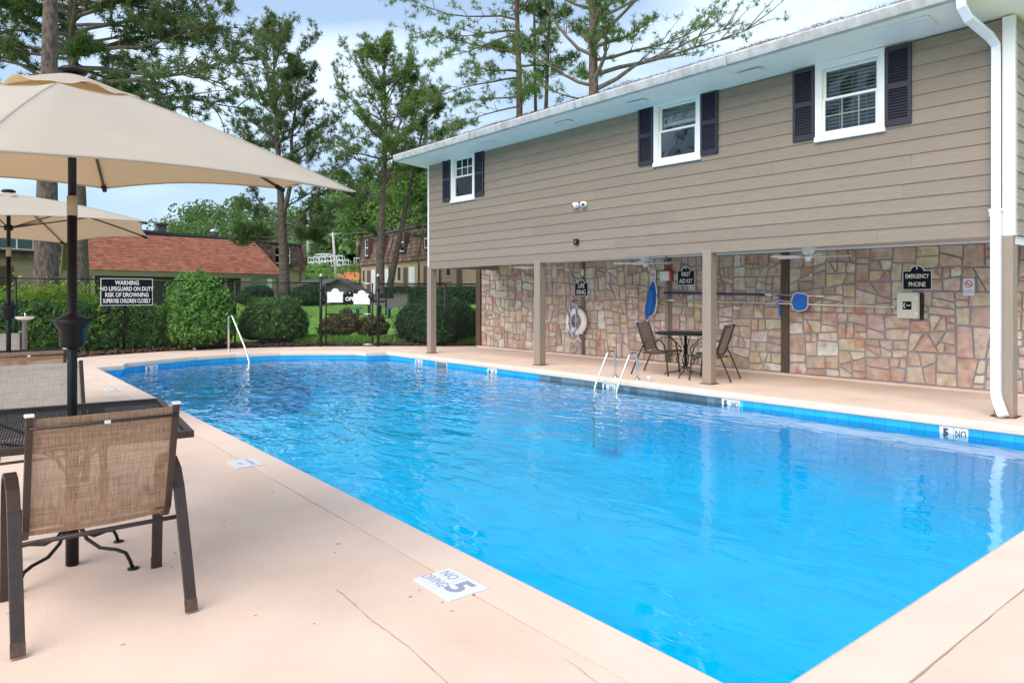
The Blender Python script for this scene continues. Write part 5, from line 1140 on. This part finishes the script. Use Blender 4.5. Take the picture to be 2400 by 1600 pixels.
# dark under-canopy ground so the hill is closed
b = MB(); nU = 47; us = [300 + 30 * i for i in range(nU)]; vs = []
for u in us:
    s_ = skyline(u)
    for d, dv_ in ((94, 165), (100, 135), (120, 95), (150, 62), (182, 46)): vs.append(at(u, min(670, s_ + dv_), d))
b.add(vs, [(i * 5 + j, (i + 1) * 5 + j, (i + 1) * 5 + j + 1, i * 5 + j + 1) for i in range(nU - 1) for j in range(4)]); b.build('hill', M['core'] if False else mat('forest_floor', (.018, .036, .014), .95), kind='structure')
# light green trees behind the right block
def dtree(lb, u, vtop, d, rx, rz, n, m, size, seed):
    q = at(u, vtop, d); z0 = ground_z(q.x, q.y); o = thing('leafy_tree', lb, 'tree', (q.x, q.y, z0), 0, 'leafy trees behind the far block'); b = MB(); b.tube([(0, 0, -.2), (.1, 0, (q.z - z0) * .6)], [.3, .15], 8); b.build('trunk', M['limb'], o, True)
    P_, N_ = crown_pts((0, 0, q.z - z0 - rz * .85), rx, rz, n); npmesh('crown', leaf_cloud(P_, N_, size, .7, 1.3), m, 4, o)
dtree('bright green leafy tree left of the reddish pine trunk', 838, 445, 92, 3.3, 5.2, 5200, M['forestl'], .32, 1)
dtree('bright green leafy tree between the two reddish trunks', 905, 470, 88, 3.2, 4.6, 5200, M['forestl'], .32, 2)
dtree('green leafy tree tight behind the clubhouse corner', 968, 400, 90, 3.6, 6.2, 6500, M['forestl'], .32, 3)
dtree('mid green leafy tree above the white stacked frames', 770, 535, 97, 3.4, 4.4, 4200, M['forest'], .34, 4)
# embankment shrubs and clay
b = MB(); vs = []; nu, nd = 14, 6
for i in range(nu):
    u = 784 + 70 * i / (nu - 1); d0_, d1_ = 76.0 - .02 * (u - 784), 77.5 + 6.0 * math.sin(math.pi * min(1, (i / (nu - 1)) * .8 + .06)) + random.uniform(-.4, .4)
    for j in range(nd): q = at(u, 700, d0_ + (d1_ - d0_) * j / (nd - 1)); vs.append((q.x, q.y, ground_z(q.x, q.y) + .16 + random.uniform(-.04, .04)))
b.add(vs, [(i * nd + j, (i + 1) * nd + j, (i + 1) * nd + j + 1, i * nd + j + 1) for i in range(nu - 1) for j in range(nd - 1)]); b.build('clay_bank', M['clay'], kind='structure')
P_ = []
for i in range(7000):
    u = random.uniform(700, 870); d = random.uniform(71, 88)
    if 782 < u < 856 and 75.5 < d < 82.5 and random.random() < .96: continue
    q = at(u, 700, d); P_.append((q.x, q.y, ground_z(q.x, q.y) + abs(random.gauss(0, .22)) + .3 * (math.sin(q.x * .9) * math.sin(q.y * 1.1) > .2)))
P_ = np.array(P_); o = npmesh('bank_undergrowth', leaf_cloud(P_, np.tile(np.array([[.5, -.3, .8]]), (len(P_), 1)), .36, .9, 1.2), M['forestl'], 4, kind='stuff'); o['label'] = 'bright undergrowth on the bank above the small shed'; o['category'] = 'undergrowth'
# white stacked frames
fr0 = at(722, 638, 87); ffr = thing('stacked_frames', 'stack of white metal frames on top of the far bank', 'frames', fr0, math.atan2(RT[1], RT[0]))
def frm(x, z, w_, h_, dpt=1.2):
    b = MB(); r_ = .045
    for y in (0, dpt):
        b.tube([(x, y, z), (x, y, z + h_)], r_, 4); b.tube([(x + w_, y, z), (x + w_, y, z + h_)], r_, 4); b.tube([(x, y, z + h_), (x + w_, y, z + h_)], r_, 4); b.tube([(x, y, z), (x + w_, y, z)], r_, 4)
    for xx in (x, x + w_): b.tube([(xx, 0, z + h_), (xx, dpt, z + h_)], r_, 4)
    b.build('frame', M['signwhite'], ffr)
for j in range(3):
    for i in range(7 - (j > 1)): frm(i * .72 + random.uniform(-.04, .04) , j * .62 + i * .05, .66, .56)
for i in range(5): b = MB(); b.tube([(1.2 + i * .35 + .5 * math.cos(a), .3, 1.9 + .38 * math.sin(a)) for a in [math.pi * k / 8 for k in range(9)]], .04, 4); b.build('hoop', M['signwhite'], ffr)
frm(5.7, .95, 1.1, .8)
# utility pole and wires
pb = at(790, 640, 78); pt = at(780, 545, 78); c = thing('utility_pole', 'pale leaning utility pole above the small shed', 'utility pole', (pb.x, pb.y, pb.z - 2)); b = MB(); b.tube([(0, 0, 0), tuple(pt - pb + Vector((0, 0, 2)))], [.17, .13], 8); b.build('shaft', M['polewood'], c, True)
tp = pt - pb + Vector((0, 0, 2)); b = MB(); b.box((-.6, -.05, tp.z - .25), (.6, .05, tp.z - .15), Matrix.Translation((tp.x, tp.y, 0)) @ Matrix.Rotation(.4, 4, 'Z')); b.build('crossarm', M['polewood'], c)
for (u0, v0, d0, u1, v1, d1, lb) in ((780, 546, 78, 1010, 492, 60, 'power line running up right from the utility pole'), (780, 549, 78, 640, 575, 95, 'power line running left from the utility pole'), (780, 552, 78, 1010, 560, 70, 'lower power line running right from the utility pole'), (690, 590, 95, 780, 583, 78, 'low wire crossing before the wooded slope')):
    A_, B_ = at(u0, v0, d0), at(u1, v1, d1); pts = [A_.lerp(B_, k / 12) - Vector((0, 0, 4 * .7 * (k / 12) * (1 - k / 12))) - A_ for k in range(13)]; b = MB(); b.tube(pts, .022, 3); o = b.build('power_line', M['galv'], loc=A_); tag(o, lb, 'wire', 'overhead wires')

# ------------------------------------------------------------------ far houses
def rectwall(b, A_, B_, z0, z1, th=.2):
    d = Vector((B_.x - A_.x, B_.y - A_.y, 0)); n = Vector((-d.y, d.x, 0)).normalized() * th
    b.prism([(A_.x, A_.y, z0), (B_.x, B_.y, z0), (B_.x, B_.y, z1), (A_.x, A_.y, z1)], 4, n)
def block(lb, uL, dL, uR, dR, ztop, zmid, z0, depth, bays, seed, doors, downp, flip=1):
    A_, B_ = at(uL, 688, dL), at(uR, 688, dR); ang = math.atan2(B_.y - A_.y, B_.x - A_.x); Ln = math.hypot(B_.x - A_.x, B_.y - A_.y); r = random.Random(seed)
    o = thing('apartment_block', lb, 'building', (A_.x, A_.y, 0), ang, 'mansard roofed apartment blocks')
    MB().box((.15, 0, z0 - 1.5), (Ln - .15, depth, zmid)).build('brick_wall', M['brick'], o)
    # mansard core, sloping back
    bk = .45; b = MB(); z1 = ztop
    b.add([(0, -.15, zmid), (Ln, -.15, zmid), (Ln, depth + .15, zmid), (0, depth + .15, zmid), (bk * .6, bk, z1), (Ln - bk * .6, bk, z1), (Ln - bk * .6, depth - bk, z1), (bk * .6, depth - bk, z1)], [(0, 1, 5, 4), (1, 2, 6, 5), (2, 3, 7, 6), (3, 0, 4, 7), (4, 5, 6, 7), (3, 2, 1, 0)]); b.build('mansard_core', M['doorb'], o)
    MB().box((bk * .6 - .12, bk - .15, z1), (Ln - bk * .6 + .12, depth - bk + .12, z1 + .16)).build('roof_edge', M['grayroof'], o)
    # shakes
    rows = 8; hr_ = (z1 - zmid) / rows; cnt = 0; restb = MB(); wx = [w_ for w_ in bays]
    items = []
    for k in range(rows):
        x = 0.02 + k * .03
        while x < Ln - .02 - k * .03:
            w_ = r.uniform(.28, .5); x1 = min(x + w_, Ln - .02 - k * .03); zc_ = zmid + (k + .5) * hr_
            if not any(abs((x + x1) / 2 - wxc) < ww / 2 + .15 and z1 - 1.95 < zc_ < z1 - .25 for wxc, ww in wx): items.append((x, x1, k))
            x = x1 + .015
    for (x, x1, k) in items:
        f0, f1 = k / rows, (k + 1.1) / rows; y0, y1 = -.15 + (bk + .15) * f0, -.15 + (bk + .15) * min(1, f1); za, zb = zmid + (z1 - zmid) * f0 - r.uniform(0, .03), zmid + (z1 - zmid) * min(1, f1); q_ = r.uniform(.035, .06)
        vs = [(x, y0 - q_, za), (x1, y0 - q_, za), (x1, y1 - .008, zb), (x, y1 - .008, zb), (x, y0, za), (x1, y0, za)]; fs = [(0, 1, 2, 3), (4, 5, 1, 0), (0, 3, 4), (1, 5, 2)]
        if cnt < 290: bb = MB(); bb.add([(v[0] - x, v[1], v[2]) for v in vs], fs); bb.build('shake', M['mshingle'], o, loc=(x, 0, 0))
        else: restb.add(vs, fs)
        cnt += 1
    if restb.v: restb.build('shake', M['mshingle'], o, kind='stuff')
    sg = MB()                                   # gable side facing the lawn
    for s_, xx in ((0, -.0), (1, Ln)):
        for k in range(rows):
            y = -.1
            while y < depth:
                f0 = k / rows; xo = bk * .6 * f0; w_ = r.uniform(.3, .5); X = (xo - .03) if s_ == 0 else (Ln - xo + .03); X2 = (xo + bk * .6 / rows) if s_ == 0 else (Ln - xo - bk * .6 / rows); za = zmid + (z1 - zmid) * f0; zb = za + (z1 - zmid) / rows * 1.05
                vs = [(X, y, za), (X, y + w_ - .02, za), (X2, y + w_ - .02, zb), (X2, y, zb)]; sg.add(vs, [(0, 1, 2, 3) if s_ else (3, 2, 1, 0)]); y += w_
    sg.build('side_shakes', M['mshingle'], o, kind='stuff')
    for wxc, ww in bays:
        w_ = bpy.data.objects.new('window', None); C.objects.link(w_); w_.parent = o; zt, zb = z1 - .35, z1 - 1.85; y = -.16
        b = MB(); b.box((wxc - ww / 2 - .1, y - .06, zb - .1), (wxc - ww / 2, bk, zt + .1)); b.box((wxc + ww / 2, y - .06, zb - .1), (wxc + ww / 2 + .1, bk, zt + .1)); b.box((wxc - ww / 2, y - .06, zt), (wxc + ww / 2, bk, zt + .1)); b.box((wxc - ww / 2, y - .06, zb - .1), (wxc + ww / 2, bk, zb)); b.build('casing', M['doorb'], w_)
        b = MB(); nn = 2 if ww > 1 else 1
        for q_ in range(nn + 1): xx = wxc - ww / 2 + ww * q_ / nn; b.box((xx - .035, y, zb), (xx + .035, y + .05, zt))
        for zz in (zb + .03, (zt + zb) / 2, zt - .03): b.box((wxc - ww / 2, y + .003, zz - .035), (wxc + ww / 2, y + .047, zz + .035))
        b.build('sash', M['white'], w_); MB().box((wxc - ww / 2, y + .06, zb), (wxc + ww / 2, y + .07, zt)).build('pane', M['glass'], w_); MB().box((wxc - ww / 2, y + .12, zb), (wxc + ww / 2, y + .14, zt)).build('curtain', M['curtain'], w_)
    for kind_, xc, w2, zb, zt in doors:
        w_ = bpy.data.objects.new('door' if kind_ == 'door' else 'window', None); C.objects.link(w_); w_.parent = o
        MB().box((xc - w2 / 2 - .06, -.03, zb - .06), (xc + w2 / 2 + .06, -.005, zt + .06)).build('frame', M['cream' if kind_ != 'door' else 'rake'], w_)
        MB().box((xc - w2 / 2, -.045, zb), (xc + w2 / 2, -.031, zt)).build('leaf' if kind_ == 'door' else 'pane', M['doorb'] if kind_ == 'door' else M['curtain' if kind_ == 'cur' else 'dark'], w_)
        if kind_ == 'cur': MB().box((xc - w2 / 2, -.055, (zb + zt) / 2 - .03), (xc + w2 / 2, -.046, (zb + zt) / 2 + .03)).build('sash', M['white'], w_)
    for x in downp: b = MB(); b.tube([(x, -.22 + .55, z1 - .05), (x, -.24, zmid - .1), (x, -.1, zmid - .35), (x, -.1, z0)], .055, 6); b.build('downpipe', M['doorb'], o, True)
    return o, Ln
zg = 1.25
o, Ln = block('right mansard roofed apartment block behind the reddish pine trunks', 844, 66.8, 1230, 42, 6.8, 4.15, 1.3, 8, [(2.3, .9), (5.9, .9), (10.6, 1.0), (15.5, 1.0), (20.5, 1.0)], 3,
    [('win', 1.1, .5, 2.6, 3.7), ('door', 2.4, .75, 1.35, 3.6), ('cur', 3.6, .9, 1.5, 3.6), ('cur', 6.9, .8, 1.5, 3.6), ('win', 7.7, .5, 2.6, 3.7), ('win', 9.7, .6, 2.6, 3.7), ('door', 11.0, .8, 1.35, 3.6), ('cur', 12.3, 1.1, 1.5, 3.6), ('door', 15.0, .8, 1.35, 3.6), ('win', 16.6, .6, 2.8, 3.7), ('win', 18.9, .6, 2.8, 3.7), ('door', 20.6, .8, 1.35, 3.6)], [.25, 7.6, 13.8, 17.6])
# porch railings of the right block
for x0, x1, lb in ((1.6, 4.2, 'dark porch railing left of the reddish trunks'), (7.9, 12.9, 'dark porch railing right of the reddish trunks'), (14.4, 17.2, 'dark porch railing seen behind the first column'), (18.2, 21.8, 'dark porch railing seen right of the first column')):
    m_ = Matrix.Translation(o.location) @ Matrix.Rotation(o.rotation_euler[2], 4, 'Z'); rl = thing('porch_railing', lb, 'railing', m_ @ Vector((x0, -1.2, 1.3)), o.rotation_euler[2], 'porch railings of the far block'); b = MB(); L_ = x1 - x0
    b.box((0, 0, .95), (L_, .05, 1.0)); b.box((0, 0, .1), (L_, .05, .15)); b.build('rail', M['doorb'], rl); b = MB(); k = 0
    while k < L_: b.box((k, .015, .15), (k + .03, .035, .95)); k += .16
    b.build('balusters', M['doorb'], rl, kind='stuff')
    MB().box((0, .1, -.9), (L_, 1.1, .1)).build('porch_slab', M['brick'], rl)
block('left mansard roofed apartment block behind the red roofed house', -180, 40, 716, 68, 6.12, 3.75, .9, 9, [(4.9, 2.0), (9.0, 1.7), (14, 1.7), (20, 1.7), (27.9, 1.9)], 9,
    [('door', 4.3, .9, 1.0, 3.2), ('cur', 26.0, 1.3, 1.2, 3.1), ('door', 27.9, 1.0, .9, 3.1), ('cur', 12.5, 1.2, 1.2, 3.1)], [30.3])
# red roofed house
e1, e2 = at(205, 632, 40), at(666, 642, 50.5); r1, r2 = at(161, 545, 41.5), at(594, 563, 52)
e1.z = 2.86; e2.z = 2.86; r1.z = 5.15; r2.z = 5.35
hs = thing('red_roof_house', 'low house with orange red shingle roof behind the hedge', 'building', (e1.x, e1.y, 0)); O = Vector((e1.x, e1.y, 0)); e1, e2, r1, r2 = e1 - O, e2 - O, r1 - O, r2 - O
bdir = ((r1 - e1) * 1.0); g1 = e1 + Vector((2 * (r1 - e1).x, 2 * (r1 - e1).y, 0)); g2 = e2 + Vector((2 * (r2 - e2).x, 2 * (r2 - e2).y, 0)); 
wn = Vector((-(e2 - e1).y, (e2 - e1).x, 0)).normalized()
if wn.dot(Vector((FW[0], FW[1], 0))) < 0: wn = -wn
along = (e2 - e1).normalized(); g1 = e1 + wn * 3.4 - along * .0; r1 = e1 + wn * 1.7 - along * .5 + Vector((0, 0, 2.25)); g2 = e2 + wn * 3.4; 
b = MB(); b.add([e1, e2, r2, r1, g1, g2], [(0, 1, 2, 3), (3, 2, 5, 4)]); b.build('roof_deck', M['rake'], hs)
rows, cols = 19, 44; cnt = 0; restb = MB(); r = random.Random(2)
items = []
for k in range(rows):
    f0, f1 = k / rows, (k + 1.12) / rows; f1 = min(1, f1); L0, R0 = e1.lerp(r1, f0), e2.lerp(r2, f0); L1, R1 = e1.lerp(r1, f1), e2.lerp(r2, f1); nx = (along.cross(r1 - e1)).normalized(); nx = nx if nx.z > 0 else -nx
    c0 = (k % 2) * .5; x = -c0
    while x < cols:
        a_, b__ = max(0, x) / cols, min(cols, x + 1 - .03) / cols; x += 1
        if b__ <= a_: continue
        up = nx * r.uniform(.035, .055); items.append(([L0.lerp(R0, a_) + up, L0.lerp(R0, b__) + up, L1.lerp(R1, b__) + nx * .012, L1.lerp(R1, a_) + nx * .012, L0.lerp(R0, a_), L0.lerp(R0, b__)], k))
for vs, k in items:
    fs = [(0, 1, 2, 3), (4, 5, 1, 0), (0, 3, 4), (1, 5, 2)]
    if cnt < 290: bb = MB(); bb.add([v - vs[4] for v in vs], fs); bb.build('shingle', M['rshingle'], hs, loc=vs[4])
    else: restb.add(vs, fs)
    cnt += 1
restb.build('shingle', M['rshingle'], hs, kind='stuff')
MB().prism([e1 + Vector((0, 0, -.32)), e2 + Vector((0, 0, -.32)), e2 + Vector((0, 0, -.02)), e1 + Vector((0, 0, -.02))], 4, wn * .06 - Vector((0, 0, .0))).build('fascia', M['rake'], hs)
for p, q in ((e1, r1), (g1, r1)): MB().prism([p + Vector((0, 0, -.35)), p + Vector((0, 0, .06)), q + Vector((0, 0, .06)), q + Vector((0, 0, -.3))], 4, -along * .09).build('rake_board', M['rake'], hs)
b = MB(); b.prism([r1 + Vector((0, 0, .05)), r2 + Vector((0, 0, .05)), r2 + wn * .12 + Vector((0, 0, .0)), r1 + wn * .12], 4, (0, 0, .06)); b.build('ridge_cap', M['grayroof'], hs)
b = MB(); ga = e1 + along * .5 + wn * .25; gb = g1 + along * .5 - wn * .25; gc = r1 + along * .9 - Vector((0, 0, .1))
b.add([(ga.x, ga.y, -.5), (gb.x, gb.y, -.5), (gb.x, gb.y, 2.75), (gc.x, gc.y, gc.z - .1), (ga.x, ga.y, 2.75)], [(0, 1, 2, 3, 4)]); b.build('gable_wall', M['rake'], hs)
w0, w1 = e1 + along * .5 + wn * 1.3, e1.lerp(e2, .80) + wn * 1.3; b = MB(); b.prism([(w0.x, w0.y, -.5), (w1.x, w1.y, -.5), (w1.x, w1.y, 2.6), (w0.x, w0.y, 2.6)], 4, wn * .15); b.build('wall', mat('brown_panel_wall', (.16, .12, .095), .8, bump=.3, bscale=20, stretch=(12, 12, .3)), hs)
for f_, wdt, zt, zb, m in ((.12, .9, 2.2, 1.2, 'dark'), (.985, 1.3, 2.75, 1.0, 'curtain')):
    p = e1.lerp(e2, f_ * .8 if f_ < .5 else .86) + wn * 1.22; MB().prism([(p.x, p.y, zb), (p.x + along.x * wdt, p.y + along.y * wdt, zb), (p.x + along.x * wdt, p.y + along.y * wdt, zt), (p.x, p.y, zt)], 4, wn * .04).build('window', M[m], hs)
for f_ in (.02, .4, .66, .97): p = e1.lerp(e2, f_) + wn * .2; MB().box((p.x - .08, p.y - .08, -.5), (p.x + .08, p.y + .08, 2.6)).build('porch_post', M['rake'], hs)
for u, v, d, lb in ((378, 541, 56, 'dark square roof vent on the left block behind the ridge'), (501, 549, 60, 'round metal roof vent on the left block')):
    p = at(u, v, d); c = thing('roof_vent', lb, 'roof vent', p, 0, 'roof vents')
    if u < 400: MB().box((-.3, -.3, -.5), (.3, .3, .45)).build('shaft', M['grayroof'], c); MB().box((-.45, -.45, .45), (.45, .45, .6)).build('cap', M['doorb'], c)
    else: b = MB(); b.lathe([(.15, -.5), (.15, .1), (.3, .15), (.33, .3), (.2, .42), (0, .45)], 14); b.build('turbine', M['galv'], c, True)
p = at(722, 568, 66); c = thing('chimney_pipe', 'tall pale metal flue beside the first pine trunk', 'flue', p); b = MB(); b.tube([(0, 0, -1), (0, 0, 3.2)], .14, 10); b.build('pipe', M['pipe'], c, True); b = MB(); b.lathe([(.2, 3.2), (.2, 3.35), (0, 3.45)], 10); b.build('cap', M['pipe'], c)
# small dark roofed shed
sp0 = at(775, 690, 60); c = thing('garden_shed', 'small grey shed with dark gabled roof seen over the gate', 'shed', (sp0.x, sp0.y, 1.0), math.atan2(RT[1], RT[0]))
MB().box((-.6, 0, -.6), (2.0, 3, 1.0)).build('wall', M['slatewall'], c); b = MB(); b.add([(-.6, -.01, 1.0), (2.0, -.01, 1.0), (.7, -.01, 1.75)], [(0, 1, 2)]); b.build('gable', M['slatewall'], c)
b = MB(); b.prism([(-1.2, -.5, .85), (.7, -.5, 1.82), (.7, -.5, 1.70), (-1.2, -.5, .72)], 4, (0, 4, 0)); b.prism([(2.4, -.5, .72), (.7, -.5, 1.70), (.7, -.5, 1.82), (2.4, -.5, .85)], 4, (0, 4, 0)); b.prism([(-2.6, .5, 1.55), (.5, 1.5, 1.72), (-.4, 0, 1.12), (-2.9, -.3, 1.0)], 4, (0, 0, .08)); b.build('roof', M['grayroof'], c)
MB().box((-2.7, .2, -.6), (-.61, 2, .5)).build('bay_shade_block', M['dark'], c); MB().box((-2.8, -.2, .5), (-.62, -.1, .95)).build('fascia', M['grayroof'], c)  # bay is a solid block, the dark of its inside is colour
# brick planter at pine
p = at(917, 700, 42); c = thing('brick_planter', 'low brown brick enclosure beside the reddish pine trunk', 'planter', (p.x, p.y, ground_z(p.x, p.y)), math.atan2(RT[1], RT[0])); MB().box((-.75, -.3, -.1), (1.0, .5, .72)).build('brick_face', M['slatewall'], c); MB().box((-.8, -.35, .72), (1.05, .55, .78)).build('cap', M['timber'], c)
b = MB(); b.box((-.35, -.32, .5), (-.2, -.305, .75)); b.build('number_plate', M['signwhite'], c)
# picnic table
p = at(873, 700, 32.5); zt = ground_z(p.x, p.y); c = thing('picnic_table', 'dark picnic table with two blue benches on the lawn', 'picnic table', (p.x, p.y, zt), math.atan2(RT[1], RT[0]) + .1)
MB().box((-.42, -.6, .72), (.62, .6, .80)).build('table_top', M['black'], c); MB().box((-.40, -.62, .60), (.60, -.59, .72)).build('apron', M['slatewall'], c)
for s in (-1, 1):
    MB().box((s * .72 - .16 + .05, -.45, .42), (s * .72 + .16 + .05, .45, .47)).build('bench', M['blue'], c)
    for y in (-.35, .35): MB().box((s * .72 + .02, y - .03, 0), (s * .72 + .08, y + .03, .42)).build('bench_leg', M['black'], c); MB().box((s * .25 + .07, y - .03, 0), (s * .25 + .13, y + .03, .72)).build('leg', M['black'], c)
# grill
p = at(905, 700, 34.5); c = thing('park_grill', 'black charcoal park grill right of the picnic table', 'grill', (p.x, p.y, ground_z(p.x, p.y)), .5); MB().box((-.3, -.2, .82), (.3, .2, 1.05)).build('firebox', M['black'], c); b = MB(); b.tube([(0, 0, 0), (0, 0, .82)], .04, 8); b.build('stand', M['black'], c)
